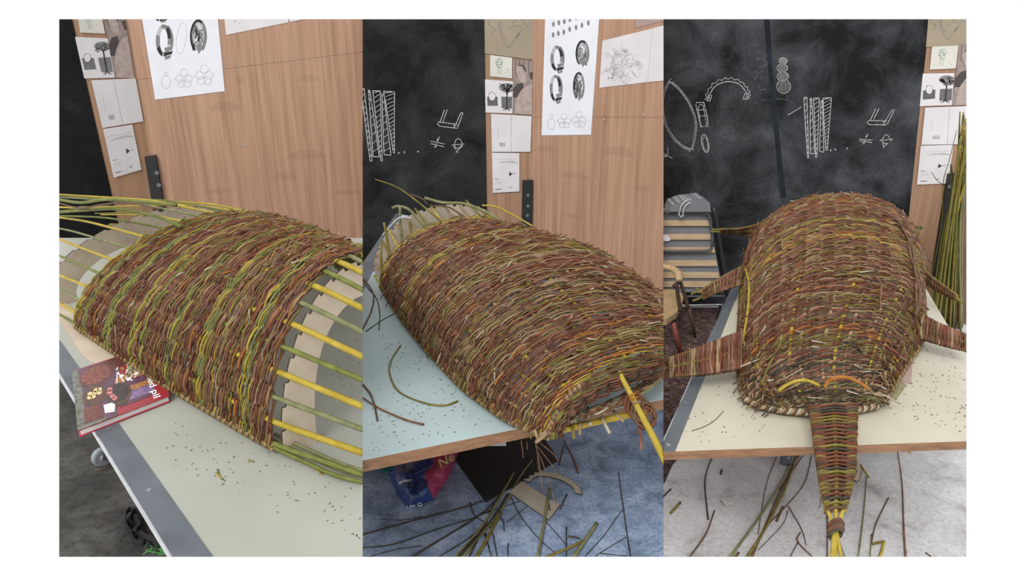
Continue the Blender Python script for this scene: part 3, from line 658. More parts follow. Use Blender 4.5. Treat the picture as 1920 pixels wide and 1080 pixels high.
# reads down the right side of the cover
mb = MB(); mb.add([bq(.825 + p[1] * .115, .50 - p[0] / wd * .46, .0012) for p in tv], tf); mb.build('cover_title', M['white_print'], cov)

# strap on the floor
st = thing('strap', 'black webbing strap in a loop with green thread on the dark floor', 'strap', pz(265, 990, 0))
def webbing(pts, name='webbing'):
    P = cr([pz(x, y, z) for x, y, z in pts], 6); mb = MB(); m = len(P); wv = np.array([.2, .3, .93]); wv /= np.linalg.norm(wv); T = np.gradient(P, axis=0); Nn = np.cross(T, wv); Nn /= np.linalg.norm(Nn, axis=1)[:, None]
    v = np.concatenate([P - wv * .013, P + wv * .013, P + wv * .013 + Nn * .003, P - wv * .013 + Nn * .003])
    mb.add(v, [[i + a * m, i + 1 + a * m, i + 1 + b * m, i + b * m] for i in range(m - 1) for a, b in ((0, 1), (1, 2), (2, 3), (3, 0))]); return mb.build(name, M['nylon'], st)
webbing([(258, 960, .03), (243, 955, .03), (236, 968, .02), (237, 985, .015), (246, 1000, .015), (252, 1014, .015), (266, 1017, .015), (275, 1012, .015)])
webbing([(240, 985, .02), (247, 963, .035), (256, 957, .035), (262, 965, .03), (261, 980, .02), (268, 1000, .02), (272, 1016, .02)])
webbing([(252, 1010, .016), (262, 1000, .03), (275, 1006, .04), (290, 1012, .045), (297, 1025, .03), (287, 1030, .016), (272, 1016, .016)])
webbing([(246, 998, .015), (256, 992, .03), (262, 985, .03), (254, 974, .03), (246, 970, .02)])
mb = MB(); rng = random.Random(3)
for _ in range(40):
    p = pz(rng.uniform(286, 314), rng.uniform(1024, 1038), .006); mb.tube([p, p + (rng.uniform(-.04, .04), rng.uniform(-.02, .02), rng.uniform(0, .02)), p + (rng.uniform(-.05, .05), rng.uniform(-.03, .03), 0)], .0014, 4)
mb.build('frayed_thread', M['lime'], st, kind='stuff')
clippings('willow_clippings', 'dark willow clippings strewn on the grey-green table of the left scene', [(330, 790), (680, 880), (690, 1040), (300, 860)], 90, .8, 4)
clippings('willow_clippings', 'willow clippings on the table beneath the bare rods of the left scene', [(560, 560), (690, 560), (690, 800), (530, 720)], 40, .8, 6)
rng = random.Random(9)
for k, (x, y, x2, y2, c) in enumerate(((408, 880, 411, 893, 'grn'), (405, 886, 416, 898, 'yel'), (466, 862, 476, 866, 'grn'), (592, 880, 605, 890, 'yel'), (600, 888, 608, 884, 'brn'), (415, 897, 419, 899, 'grn'))):
    willow_rod('cut_twig', [pz(x, y, .803), pz(x2, y2, .803)], .0028, .0022, M[c], 'short cut green and yellow twig on the grey-green table', 'twig', 'cut twigs on the grey-green table')
willow_rod('dry_straw', [pz(178, 882, .003), pz(192, 878, .004), pz(207, 872, .003)], .0022, .0018, M['tan'], 'pale dry straw on the dark floor below the castor wheel', 'straw')

# ================================================================== BAY 2 (middle scene)
BAY[0] = 2
fl2 = concrete('concrete_blue', [(.3, (.10, .14, .20)), (.48, (.22, .30, .45)), (.66, (.38, .47, .64))], 6., .8, 60)
floor_slab(fl2, 'blue-grey mottled concrete floor under the table in the middle scene')
c2 = py_(998, 200, 5.7)
W2L = Wall(c2, (-1, 0)); W2R = Wall(c2, (.8, -.6))
wood2 = wood_wall('wood_panel_middle_scene', W2R, [(1025, 285, 24, 14, True), (1160, 292, 30, 18, True), (1075, 408, 22, 7, True), (1080, 335, 30, 12, True), (1135, 224, 8, 10, False), (1205, 358, 16, 10, True)])
wood2L = wood_wall('wood_strip_middle_scene', W2L, [], ((.26, .152, .095), (.325, .195, .125)))
wall_slab('wall_back', W2L, 0, 2.2, wood2L, 'back wall with black cloth and pinned papers in the middle scene')
wr = wall_slab('wall_right', W2R, 0, 2.4, wood2, 'wood-veneer wall right of the corner in the middle scene')
sA, sB = W2R.at(990, 219, 0), W2R.at(1260, 220, 0)
for lo in (True, False):
    e = np.array([0, 0, -.0012 if lo else .0012]); zz = .02 if lo else 2.85; a, b = sA + e, sB + e; a2 = np.array([a[0], a[1], zz]); b2 = np.array([b[0], b[1], zz])
    MB().prism([a2, b2, b, a] if lo else [a, b, b2, a2], W2R.n * .004).build('veneer_panel', wood2, wr)
bb2 = board_mat('black_cloth_middle', (.006, .0065, .007), (.06, .063, .066), (.62, .85))
cl = MB().prism([W2L.at(x, y, .001) for x, y in ((600, 0), (907, 0), (908, 36), (913, 392), (915, 560), (600, 560))], W2L.n * .004).build('blackboard_cloth', bb2)
tag(cl, 'black chalk cloth with tall hatched wedges at its left, in the middle scene', 'blackboard')
z1 = lambda X, Y: (675 + X / 3.272, 30 + Y / 3.272)
rng = random.Random(21)
def chalk_common(ink, Z, wedges, U, hs, dia, dots, rng):
    for a, b, c, d, n in wedges: wedge(ink, Z(*a), Z(*b), Z(*c), Z(*d), n, rng); ink.done('chalk_drawing')
    for l in U: ink.line([Z(*p) for p in l], 1.6, 'chalk', False)
    ink.done('chalk_drawing')
    for l in hs: ink.line([Z(*p) for p in l], 1.5, 'chalk', False)
    ink.done('chalk_drawing')
    for l in dia: ink.line([Z(*p) for p in l], 1.4, 'chalk', len(l) > 2)
    ink.done('chalk_drawing')
    for p in dots: x, y = Z(*p); ink.ell(x, y, 1.4, 1.4, 'chalk', True)
ink = Ink(W2L, .0052, cl)
chalk_common(ink, z1, [((5, 445), (25, 445), (75, 890), (62, 890), 12), ((52, 452), (60, 455), (118, 865), (80, 862), 8), ((78, 458), (125, 460), (137, 890), (128, 888), 14), ((135, 478), (147, 480), (190, 855), (148, 850), 9), ((145, 462), (212, 465), (212, 840), (205, 840), 16)],
    [[(482, 650), (595, 665), (600, 690), (490, 676), (474, 662), (482, 650)], [(490, 655), (518, 575)], [(508, 650), (535, 575)], [(580, 680), (620, 592)], [(597, 690), (632, 595)], [(575, 665), (580, 688)], [(620, 592), (632, 595)]],
    [[(432, 768), (520, 785)], [(434, 783), (516, 802)], [(488, 740), (458, 808)], [(476, 750), (466, 806)]],
    [[(578, 790), (588, 762), (603, 753), (620, 765), (630, 790)], [(562, 793), (640, 785)], [(575, 800), (603, 840)], [(630, 795), (588, 838)], [(575, 796), (600, 812), (630, 790)]], [(238, 840), (272, 835), (356, 832)], rng)
ink.done('chalk_drawing')
z2 = lambda X, Y: (895 + X / 2.918, 30 + Y / 2.918)
Z2 = lambda L_: [z2(*p) for p in L_]
strip_papers(W2L, {'brown': Z2([(38, -40), (318, -40), (312, 240), (42, 205)]), 'green': Z2([(70, 213), (190, 228), (190, 342), (70, 330)]), 'photo': Z2([(195, 235), (303, 248), (299, 540), (195, 535)]), 'tree': Z2([(42, 347), (195, 358), (192, 533), (45, 528)]),
    'fold': Z2([(75, 535), (297, 548), (290, 743), (80, 743)]), 'form': Z2([(80, 748), (230, 750), (230, 960), (85, 968)])}, 'middle', rng)
o = paper('ring_drawing_sheet', 'tall white sheet with rings and rows of dark ovals in the middle scene', W2R, Z2([(373, -40), (671, -40), (622, 650), (352, 653)]), M['paper_blue'], .006)
ink = Ink(W2R, .006, o)
for x, y in ((416, 45), (446, 37), (476, 30), (506, 18), (415, 103), (443, 95), (473, 88), (505, 73), (540, 63), (572, 50), (607, 38), (540, 8)): a, b = z2(x, y); ink.ell(a, b, 2.5, 5, 'ink_mid', True)
draw_ring(ink, *z2(435, 232), 12, 24); draw_ring(ink, *z2(428, 395), 11, 25); draw_leafblob(ink, *z2(575, 205), 13, 25, rng); draw_leafblob(ink, *z2(555, 385), 11, 27, rng)
draw_trio(ink, [(*z2(405, 578), 9), (*z2(475, 572), 11), (*z2(557, 565), 12)]); ink.done()
o = paper('smudge_drawing_sheet', 'white sheet with a wreath of pencil smudges in the middle scene', W2R, Z2([(685, 135), (960, 68), (930, 362), (668, 393)]), M['paper'], .006)
ink = Ink(W2R, .006, o); x, y = z2(795, 262)
scribble(ink, x, y, 30, 28, 70, 'ink_light', .55, rng); x, y = z2(730, 330); scribble(ink, x, y, 5, 6, 5, 'ink_mid', .9, rng); ink.done()
paper('blank_sheet', 'blank white sheet cut off at the right edge of the middle scene', W2R, Z2([(961, 66), (1060, 42), (1060, 350), (931, 362)]), M['paper'], .007)
paper('mauve_sheet', 'mauve sheet above the smudged drawing at the top of the middle scene', W2R, Z2([(868, -20), (1060, -40), (1060, 15), (865, 66)]), M['paper_mauve'], .006)
t = thing('angle_bar', 'black drilled metal bar standing in the corner of the middle scene', 'metal bar', W2L.at(990, 470, .02) * np.array([1, 1, 0]))
MB().prism([W2L.at(x, y, .004) for x, y in ((979.5, 337.5), (999, 336.5), (997, 470), (977, 470))], W2L.n * .03).build('bar', M['black_iron'], t)
for x, y in ((990, 366), (990, 386), (989, 404)): MB().disc(W2L.at(x, y, .0342), W2L.d * .014, np.array([0, 0, .014]), 14, W2L.n * .003).build('bolt', M['steel'], t)
for x, y in ((1133, 224), (1207, 215), (1117, 343)):
    o = MB().disc(W2R.at(x, y, .0042), W2R.d * .006, np.array([0, 0, .006]), 8, W2R.n * .004).build('pin', M['plastic_white'])
    tag(o, 'tiny pale pin stuck in the wood wall of the middle scene', 'pin', 'pins in the wood wall of the middle scene')

lam2 = noise_mat('laminate_ice_blue', [(.35, (.33, .42, .43)), (.65, (.37, .46, .47))], scale=2.2, rough=.42, spec=.4)
t2 = table('pale blue laminate work table with brown front edge in the middle scene', [(742, 400), (950, 436), (1010, 480), (1160, 552), (1215, 615), (1300, 700), (1300, 736), (640, 870), (640, 557)], lam2, strip=[(742, 400), (640, 557), (640, 625), (752, 403)], edge=.046)
for (x, y) in ((.75, 3.9), (-.6, 4.9), (-.3, 3.9)): MB().bar((x, y, .77), (x, y, 0), .06, .06).build('leg', M['steel_dark'], t2)
# pale block under the table by the front corner
z8 = lambda X, Y: (950 + X / 4.697, 820 + Y / 4.697); z7 = lambda X, Y: (675 + X / 4.697, 820 + Y / 4.697)
p = pz(*z7(1130, 90), .62); MB().box(p + (0, .1, .06), [(.07, 0, 0), (0, .05, 0), (0, 0, .085)]).build('apron_block', M['plastic_grey'], t2)

z0 = .828
def k2(px, py, W, h, s, d=(.872, .489)): L = pz(px, py, z0); return (s, L[0], L[1], L[0] + d[0] * W, L[1] + d[1] * W, h)
S2 = Shell([k2(690, 500, .95, .385, -.22), k2(715, 539, .95, .33, 0), k2(752, 596, 1.06, .38, .22), k2(800, 655, 1.14, .40, .45), k2(865, 725, 1.08, .37, .67), k2(945, 784, .96, .31, .85), k2(1035, 824, .8, .235, 1), k2(1056, 814, .78, .115, 1.09)], 2.15, z0)
r2 = thing('woven_shell', 'domed reddish willow shell with a pale notched board behind in the middle scene', 'willow weaving', (float(S2(np.array([.5]), np.array([0.]))[0][0]), float(S2(np.array([.5]), np.array([0.]))[0][1]), .8))
def pick2(f, rng):
    x = rng.random(); band = math.sin(f * 29 + 1.2) + .6 * math.sin(f * 83)
    if f > .95: return rng.choice(['brn', 'red', 'dark', 'pur', 'brn'])
    if f > .915: return rng.choice(['olv', 'olv', 'grn', 'brn', 'red'])
    if f > .89: return rng.choice(['org', 'red', 'yel', 'red', 'brn'])
    if band > 1.15: return rng.choice(['olv', 'olv', 'yel', 'tan', 'red'])
    if band > .7: return rng.choice(['olv', 'tan', 'red', 'brn', 'brn'])
    return 'red' if x < .34 else 'pur' if x < .56 else 'brn' if x < .74 else 'tan' if x < .88 else 'olv' if x < .96 else 'org'
st2 = np.linspace(-1, 1, 19)
weave(S2, r2, 0, 1.085, 410, st2, .0030, .009, pick2, 7, jit=2.2)
rng = random.Random(15)
for i, v in enumerate(st2):
    u = np.linspace(rng.uniform(-.2, -.12), 1.004, 40); vv = np.full_like(u, v * .985)
    P = S2(u, vv) - S2.nrm(u, vv) * .004; P[:, 2] += np.interp(u, [-.2, 0], [rng.uniform(-.02, .03), 0])
    k = ['yel', 'tan', 'tan', 'olv'][i % 4]; MB().tube(P, np.linspace(.006, .0085, len(u)), 8).build('stake', M[k], r2, smooth=True)
for pts, Y0, k, ra, rb in ((((703, 336), (742, 350), (775, 372), (812, 402), (845, 428)), 3.85, 'olv', .003, .007), (((736, 390), (748, 387), (768, 394), (790, 418), (815, 445)), 3.9, 'sage', .009, .009), (((796, 371), (830, 380), (870, 382), (905, 395), (940, 415)), 4.0, 'sage', .009, .009),
        (((808, 386), (840, 388), (868, 405), (895, 420)), 4.0, 'brn', .005, .006), (((770, 364), (790, 372), (803, 384)), 3.95, 'brn', .003, .003), (((750, 386), (751, 430), (758, 472)), 3.85, 'sage', .008, .009), (((720, 417), (727, 455), (732, 500)), 3.8, 'olv', .007, .008), (((716, 455), (714, 490), (717, 520)), 3.75, 'olv', .006, .007),
        (((768, 415), (772, 440), (786, 465)), 3.85, 'olv', .007, .008), (((904, 385), (930, 388), (965, 405), (1000, 425)), 4.15, 'yel', .006, .006)):
    P = cr([py_(x, y, Y0 - .1 * i / len(pts)) for i, (x, y) in enumerate(pts)]); MB().tube(P, np.linspace(ra, rb, len(P)), 8).build('stake', M[k], r2, smooth=True)
former(S2, -.14, r2, .12, .008, 24, .014, 'ply', .985, zb=.8)
former(S2, .9, r2, .06, .008, 10, .001, 'foam_red', .93, zb=.8)
P = cr([py_(x, y, 3.8) for x, y in ((772, 409), (750, 408), (732, 424), (717, 442))]); MB().tube(P, .005, 6).build('cable_tie', M['plastic_white'], r2, smooth=True)
braid(S2(np.linspace(0, 1, 40), np.full(40, -1.)), .0095, .0062, 52, r2, ['tan', 'brn', 'olv'])
braid(S2(np.full(20, 1.0), np.linspace(-1, -.45, 20)), .008, .006, 12, r2, ['tan', 'pur', 'brn'])
twig_ends(S2, r2, .02, .98, 200, 12, .05)
twig_ends(S2, r2, .9, 1., 50, 13, .06)
# front bar, bound leg rods, stubs and pale twig bundle
MB().tube(cr([pz(1046, 808, .83), pz(1110, 793, .83), pz(1175, 779, .83), pz(1226, 768, .83)]), .0125, 10).build('front_bar', M['yel'], r2, smooth=True)
tl = MB().tube(cr([pz(1160, 694, 1.02), pz(1168, 712, .995), pz(1184, 742, .95), pz(1204, 780, .885), pz(1226, 822, .82), pz(1262, 893, .72)]), np.linspace(.008, .0135, 31), 10).build('leg_rod', M['yel'], r2, smooth=True)
rng = random.Random(17)
c0 = pz(1200, 775, .885)
for k in range(9):
    a = np.linspace(0, 2 * math.pi, 14); sz = rng.uniform(.7, 1.25); tlt = rng.uniform(-.6, .6)
    P = np.stack([c0[0] + .012 * (k - 4) * .5 + .03 * sz * np.cos(a), c0[1] - .004 * (k - 4) + .02 * np.sin(a + tlt), c0[2] + .012 - .008 * (k - 4) * .6 + .034 * sz * np.sin(a)], -1)
    MB().tube(P, .0058, 6).build('binding', M[rng.choice(['red', 'brn', 'red', 'brn'])], r2, smooth=True)
for x, y, x2, y2, z, k in ((1203, 788, 1196, 812, .85, 'red'), (1208, 790, 1206, 806, .85, 'red'), (1198, 800, 1202, 842, .84, 'pur'), (1185, 748, 1200, 742, .95, 'org'), (1181, 742, 1196, 735, .96, 'org'), (1187, 755, 1204, 752, .94, 'tan')):
    MB().tube(cr([pz(x, y, z), pz((x + x2) / 2 + 2, (y + y2) / 2, z - .01), pz(x2, y2, z - .03)]), .005, 6).build('binding', M[k], r2, smooth=True)
o = MB()
for k in range(64):
    a = rng.uniform(0, .75); b = a + rng.uniform(.2, .5); f = lambda t: (1058 + 190 * t, 790 - 92 * t + 14 * math.sin(t * 3)); j = lambda: rng.uniform(-11, 9)
    (xa, ya), (xm, ym), (xb, yb) = f(a), f((a + b) / 2), f(min(b, 1.05)); z = .86 + .06 * a
    o.tube(cr([pz(xa + j(), ya + j(), z), pz(xm + j(), ym + j(), z + .01), pz(xb + j(), yb + j(), z + .012)], 4), rng.uniform(.0025, .0055), 6, WI[rng.choice(['sage', 'pale', 'sage', 'tan', 'brn', 'red', 'dark', 'brn'])])
o.build('twig_bundle', WM, r2, smooth=True, kind='stuff')
for x, y, x2, y2, k in ((1072, 790, 1076, 822, 'olv'), (1088, 786, 1087, 815, 'tan'), (1026, 812, 1004, 830, 'tan'), (1003, 806, 1009, 824, 'tan'), (1125, 775, 1143, 812, 'pale'), (1145, 765, 1170, 790, 'tan'), (1108, 795, 1096, 790, 'pale')):
    MB().tube(cr([pz(x, y, .85), pz((x + x2) / 2, (y + y2) / 2 + 1, .84), pz(x2, y2, .825)]), .006, 7).build('stub', M[k], r2, smooth=True)
for pts, k, ra in (([(1004, 832), (1010, 860), (1016, 905), (1020, 925)], 'brn', .0018), ([(1005, 834), (1035, 872), (1048, 892)], 'brn', .0018), ([(1012, 830), (1036, 850), (1047, 865)], 'brn', .002), ([(977, 826), (980, 845), (981, 858)], 'brn', .002), ([(988, 828), (989, 843)], 'brn', .0018), ([(1008, 845), (1020, 875), (1036, 925), (1044, 950)], 'brn', .0018), ([(1007, 840), (1010, 880), (1018, 888)], 'brn', .0014)):
    Y0 = 2.12; MB().tube(cr([py_(x, y, Y0 - .03 * i) for i, (x, y) in enumerate(pts)]), ra, 5).build('hanging_twig', M[k], r2, smooth=True)

# loose rods on the blue table
z5 = lambda X, Y: (675 + X / 3.6, 600 + Y / 3.6); z3 = lambda X, Y: (675 + X / 3.6, 320 + Y / 3.6)
def trod(pts, Z, r0, r1_, k, label, z=.8, name='willow_rod'): return willow_rod(name, [pz(*Z(x, y), z + max(r0, r1_)) for x, y in pts], r0, r1_, M[k], label, 'willow rod', None, rng=random.Random(1))
trod([(275, 170), (215, 260), (197, 330), (215, 410), (260, 480), (350, 530), (480, 570), (580, 575), (660, 548)], z5, .003, .0042, 'olv', 'pale yellow-green rod bent in a half circle on the blue table')
trod([(5, 515), (120, 590), (300, 670), (430, 705)], z5, .003, .0046, 'pur', 'purple rod with a cut end pointing right on the blue table')
trod([(5, 420), (70, 500), (100, 590), (118, 680)], z5, .004, .0032, 'brn', 'short brown rod crossing the purple rod on the blue table')
trod([(10, 715), (70, 790), (92, 850), (75, 950), (15, 1075)], z3, .004, .0038, 'brn', 'dark looping rod at the left edge of the blue table')
trod([(10, 725), (60, 800), (110, 860), (132, 960), (128, 1075)], z3, .003, .0024, 'dark', 'thin grey rod hooking down beside the looping rod on the blue table')
trod([(230, 965), (140, 1015), (40, 1085)], z3, .0018, .0024, 'dark', 'thin straight twig slanting towards the shell on the blue table')
clippings('willow_clippings', 'dark willow clippings strewn on the pale blue table', [(700, 620), (800, 660), (930, 800), (690, 850)], 150, .8, 14)

# floor things of the middle scene
o = MB().prism([pz(x, y, .0) for x, y in ((850, 858), (911, 942.5), (1047, 864), (1000, 790), (900, 790))], (0, 0, .005)).build('black_sheet', M['black_board']); tag(o, 'black rectangular sheet lying on the blue floor under the table', 'sheet')
o = thing('card_offcut', 'grey rectangular card with a slot on the blue floor', 'card', pz(*z8(245, 565), 0))
MB().prism([pz(*z8(x, y), .0055) for x, y in ((20, 490), (135, 395), (465, 605), (370, 735))], (0, 0, .006), side=1).build('card', [M['ply_grey'], M['ply_edge']], o)
MB().prism([pz(*z8(x, y), .0118) for x, y in ((368, 590), (378, 588), (386, 645), (376, 648))], (0, 0, .0006)).build('slot', M['ply_edge'], o)
def toothed(Z, outer, inner, nt, amp):
    O = cr([pz(*Z(*p), .0) for p in outer], 10); I = cr([pz(*Z(*p), .0) for p in inner], 10); ctr = I.mean(0); m = len(O); out = []
    for i, p in enumerate(O):
        d = p - ctr; d /= np.linalg.norm(d); out.append(p - d * (amp if i % 4 in (2, 3) else 0))
    return out + list(I)
o = MB().prism([p + (0, 0, .0055) for p in toothed(z8, [(148, 390), (265, 320), (390, 318), (500, 350), (590, 400), (650, 460), (668, 520)], [(605, 505), (580, 455), (500, 400), (400, 368), (300, 355), (240, 370), (200, 410)], 20, .011)], (0, 0, .006), side=1).build('arch_former', [M['ply_grey'], M['ply_edge']]); tag(o, 'grey arched card with a toothed edge on the blue floor', 'card')
# shopping bag
def bag():
    out = [(290, 205), (450, 100), (665, 60), (860, 60), (885, 100), (830, 230), (780, 350), (650, 548), (520, 600), (420, 628), (330, 500), (255, 330), (262, 265)]
    root = thing('shopping_bag', 'crumpled navy and pink shopping bag on the floor under the blue table', 'bag', pz(*z7(520, 400), 0))
    rngb = random.Random(4)
    from mathutils import noise as mnoise
    parts = {'blue_panel': [(665, 60), (645, 245), (565, 315), (600, 430), (650, 548), (520, 600), (420, 628), (330, 500), (255, 330), (262, 265), (290, 205), (450, 100)], 'pink_panel': [(665, 60), (860, 60), (885, 100), (830, 230), (780, 350), (650, 548), (600, 430), (565, 315), (645, 245)]}
    oc = [np.array(p, float) for p in out]
    def dist(p):
        b = 1e9
        for a, c in zip(oc, oc[1:] + oc[:1]):
            t = max(0, min(1, ((p - a) @ (c - a)) / ((c - a) @ (c - a)))); b = min(b, np.linalg.norm(p - a - (c - a) * t))
        return b
    def h(X, Y): d = dist(np.array([X, Y], float)); n = mnoise.noise(Vector((X / 90, Y / 90, 1))) * .5 + mnoise.noise(Vector((X / 35, Y / 35, 5))) * .25; return .004 + min(1, d / 130) ** .6 * (.085 + .03 * n)
    for nm, poly in parts.items():
        bm = bmesh.new(); f = bm.faces.new([bm.verts.new((x, y, 0)) for x, y in poly]); bmesh.ops.triangulate(bm, faces=[f])
        for _ in range(7):
            el = [e for e in bm.edges if e.calc_length() > 26]
            if not el: break
            bmesh.ops.subdivide_edges(bm, edges=el, cuts=1); bmesh.ops.triangulate(bm, faces=bm.faces[:])
        for v in bm.verts: x, y = v.co.x, v.co.y; v.co = Vector(pz(*z7(x, y), h(x, y)))
        bmesh.ops.recalc_face_normals(bm, faces=bm.faces[:])
        bm.verts.ensure_lookup_table(); V = [tuple(v.co) for v in bm.verts]; bm.verts.index_update(); F = [[v.index for v in q.verts] for q in bm.faces]; bm.free()
        mb = MB(); mb.add(V, F); o = mb.build(nm, M['bag_blue' if nm[0] == 'b' else 'bag_pink'], root, smooth=True)
    mb = MB(); bot = [pz(*z7(*p), .001) for p in out]; mb.add(bot, [list(range(len(bot)))]); mb.build('bottom_panel', M['bag_blue'], root)
    mb = MB(); mb.prism([pz(*z7(*p), .098) for p in ((770, 70), (860, 60), (858, 108), (780, 112))], (0, 0, .002)); mb.build('top_patch', M['bag_sky'], root)
    def put(body, org, ud, vd, mat, nm):
        tv, tf = text_mesh(body, 1., .02); mb = MB(); pts = []
        for p in tv:
            X = org[0] + ud[0] * p[0] + vd[0] * p[1]; Y = org[1] + ud[1] * p[0] + vd[1] * p[1]; pts.append(pz(*z7(X, Y), h(X, Y) + .007))
        mb.add(pts, tf); mb.build(nm, mat, root)
    put('Ne', (706, 276), (104, -66), (-36, -104), M['gold'], 'lettering')
    put('BODY', (392, 392), (24, -2), (-2, -26), M['white_print'], 'lettering'); put('BEA', (346, 412), (24, -10), (-4, -26), M['white_print'], 'lettering'); put('Lebo', (416, 628), (36, -10), (-8, -34), M['white_print'], 'lettering')
    a = np.linspace(0, 2 * math.pi, 16); MB().tube([pz(*z7(526 + 18 * math.cos(t), 590 + 12 * math.sin(t)), h(526, 590) + .012) for t in a], .002, 5).build('lettering', M['white_print'], root)
    mb = MB(); mb.tube(cr([pz(*z7(255, 305), .03), pz(*z7(400, 330), .075), pz(*z7(520, 305), .10), pz(*z7(650, 235), .10)]), .0025, 5); mb.build('seam', M['bag_blue'], root)
bag()
mb = MB(); rng = random.Random(31)
for _ in range(60):
    p = pz(*z7(rng.uniform(195, 290), rng.uniform(210, 300)), .004); mb.tube([p, p + (rng.uniform(-.03, .03), rng.uniform(-.03, .03), rng.uniform(.005, .03)), p + (rng.uniform(-.04, .04), rng.uniform(-.04, .04), 0)], .0016, 4)
o = mb.build('frayed_net', M['teal']); tag(o, 'frayed teal netting beside the navy shopping bag', 'netting', kind='stuff')
FR = 'willow rods scattered on the blue floor'
def frod(Z, pts, r0, r1_, k, label=None, z=0., grp=FR, cat='willow rod'):
    rr = max(r0, r1_)
    return willow_rod('willow_rod', [pz(*Z(x, y), z + rr) for x, y in pts], r0, r1_, M[k], label or 'thin dark willow twig scattered on the blue floor', cat, grp, rng=random.Random(len(REG)))
for pts, r0, r1_, k, lb in (([(15, 858), (440, 740), (950, 605), (1240, 500)], .004, .003, 'dark', 'long dark rod nearly level across the blue floor below the bag'), ([(15, 972), (300, 940), (700, 800), (1010, 705), (1190, 620)], .003, .003, 'dark', 'second long dark rod below the bag on the blue floor'),
        ([(70, 1055), (330, 985), (540, 955)], .002, .002, 'dark', None), ([(450, 1060), (640, 940), (1000, 720), (1190, 560), (1360, 310)], .0045, .005, 'dark', None), ([(680, 1060), (940, 900), (1060, 800)], .003, .003, 'dark', None),
        ([(835, 1060), (1120, 720), (1360, 305)], .006, .0055, 'sage', 'grey-green rod of the crossed heap, ending on the black sheet'), ([(870, 1060), (1150, 740), (1300, 500)], .006, .006, 'dark', None), ([(900, 1060), (1200, 700), (1409, 390)], .0055, .005, 'sage', 'grey-green rod of the crossed heap, reaching past the grey card'),
        ([(1025, 1060), (1130, 870), (1240, 660)], .0085, .008, 'olv', 'thick olive rod with a cut end amid the crossed heap on the blue floor'), ([(955, 1060), (1180, 600)], .005, .005, 'dark', None), ([(850, 1060), (1080, 780), (1190, 590)], .005, .004, 'dark', None),
        ([(970, 575), (1010, 690), (1150, 800), (1210, 1060)], .003, .0025, 'dark', None), ([(1100, 850), (1160, 1060)], .004, .003, 'dark', None), ([(1305, 935), (1300, 1060)], .003, .003, 'dark', None), ([(180, 720), (360, 728), (540, 700)], .0016, .0016, 'dark', None), ([(1235, 705), (1262, 740), (1270, 830)], .003, .0025, 'dark', None), ([(1050, 690), (1409, 560)], .0022, .002, 'dark', None)):
    frod(z7, pts, r0, r1_, k, lb, grp=None if lb else FR)
for pts, r0, r1_, k, lb in (([(272, 1060), (330, 740), (380, 455)], .0065, .008, 'sage', 'thick grey-green rod lying across the grey card'), ([(585, 1060), (690, 910), (790, 760)], .009, .0095, 'sage', 'thickest grey-green rod at the bottom edge of the blue floor'), ([(340, 1060), (520, 985), (680, 910)], .0065, .0065, 'olv', 'yellow-olive rod meeting the thickest rod on the blue floor'),
        ([(525, 790), (525, 1060)], .003, .003, 'dark', None), ([(680, 1060), (860, 860), (1000, 665), (1040, 650)], .0022, .0018, 'dark', 'kinked thin twig at the right of the blue floor'), ([(985, 310), (1010, 500), (1060, 850), (1092, 1060)], .0022, .0035, 'dark', 'long thin upright twig, rightmost on the blue floor'), ([(780, 1050), (820, 1020), (1050, 880)], .002, .002, 'dark', None),
        ([(40, 530), (120, 690), (280, 890), (430, 1020)], .0025, .002, 'dark', None), ([(340, 735), (440, 850), (520, 945)], .002, .002, 'dark', None), ([(530, 500), (470, 630)], .004, .004, 'dark', None), ([(505, 30), (580, 170), (630, 310)], .003, .005, 'pur', 'curved purple twig below the yellow front bar on the blue floor'), ([(505, 70), (460, 245)], .003, .003, 'dark', None),
        ([(50, 410), (150, 540), (240, 640)], .0025, .0025, 'brn', None), ([(0, 750), (180, 610), (330, 510)], .002, .002, 'brn', None), ([(0, 560), (110, 360), (230, 195)], .004, .0045, 'sage', 'grey-green rod crossing the corner of the black sheet'), ([(545, 870), (600, 880), (650, 895)], .004, .004, 'dark', None), ([(820, 1022), (1060, 1045)], .002, .002, 'dark', None)):
    frod(z8, pts, r0, r1_, k, lb, z=.010 if lb and 'card' in lb else 0, grp=None if lb else FR)

# ================================================================== BAY 3 (right scene)
BAY[0] = 3
fl3 = concrete('concrete_light', [(.28, (.24, .235, .23)), (.45, (.46, .46, .47)), (.68, (.60, .605, .63))], 4., .5, 55)
floor_slab(fl3, 'pale grey mottled concrete floor in front of the table in the right scene')
c3 = py_(1793, 330, 5.5)
W3L = Wall(c3, (-1, 0)); W3R = Wall(c3, (.1, -1))
wood3 = wood_wall('wood_strip_right_scene', W3L, [], ((.26, .152, .095), (.325, .195, .125)))
wood3R = wood_wall('wood_panel_right_scene', W3R, [])
wall_slab('wall_back', W3L, 0, 3.2, wood3, 'back wall with black cloth and pinned papers in the right scene')
wall_slab('wall_right', W3R, 0, 2.2, wood3R, 'narrow view of wood wall behind the rod bundle in the right scene')
bb3 = board_mat('black_cloth_right', (.007, .0075, .0085), (.10, .105, .118), (.58, .85))
cl = MB().prism([W3L.at(x, y, .001) for x, y in ((1150, 0), (1746, 0), (1742, 36), (1702, 420), (1690, 560), (1150, 640))], W3L.n * .004).build('blackboard_cloth', bb3)
tag(cl, 'wide black chalk cloth with leaf, arch and coil drawings in the right scene', 'blackboard')
MB().prism([W3L.at(x, y, .005) for x, y in ((1430, 0), (1441, 0), (1446, 100), (1457, 220), (1474, 370), (1463, 370), (1449, 220), (1438, 100))], W3L.n * .0035).build('cloth_fold', plain('cloth_fold', (.013, .017, .024), .8, .15, .3, 9), cl)
rng = random.Random(33); ink = Ink(W3L, .0056, cl)
y2 = lambda X, Y: (1500 + X / 3.084, 30 + Y / 3.084)
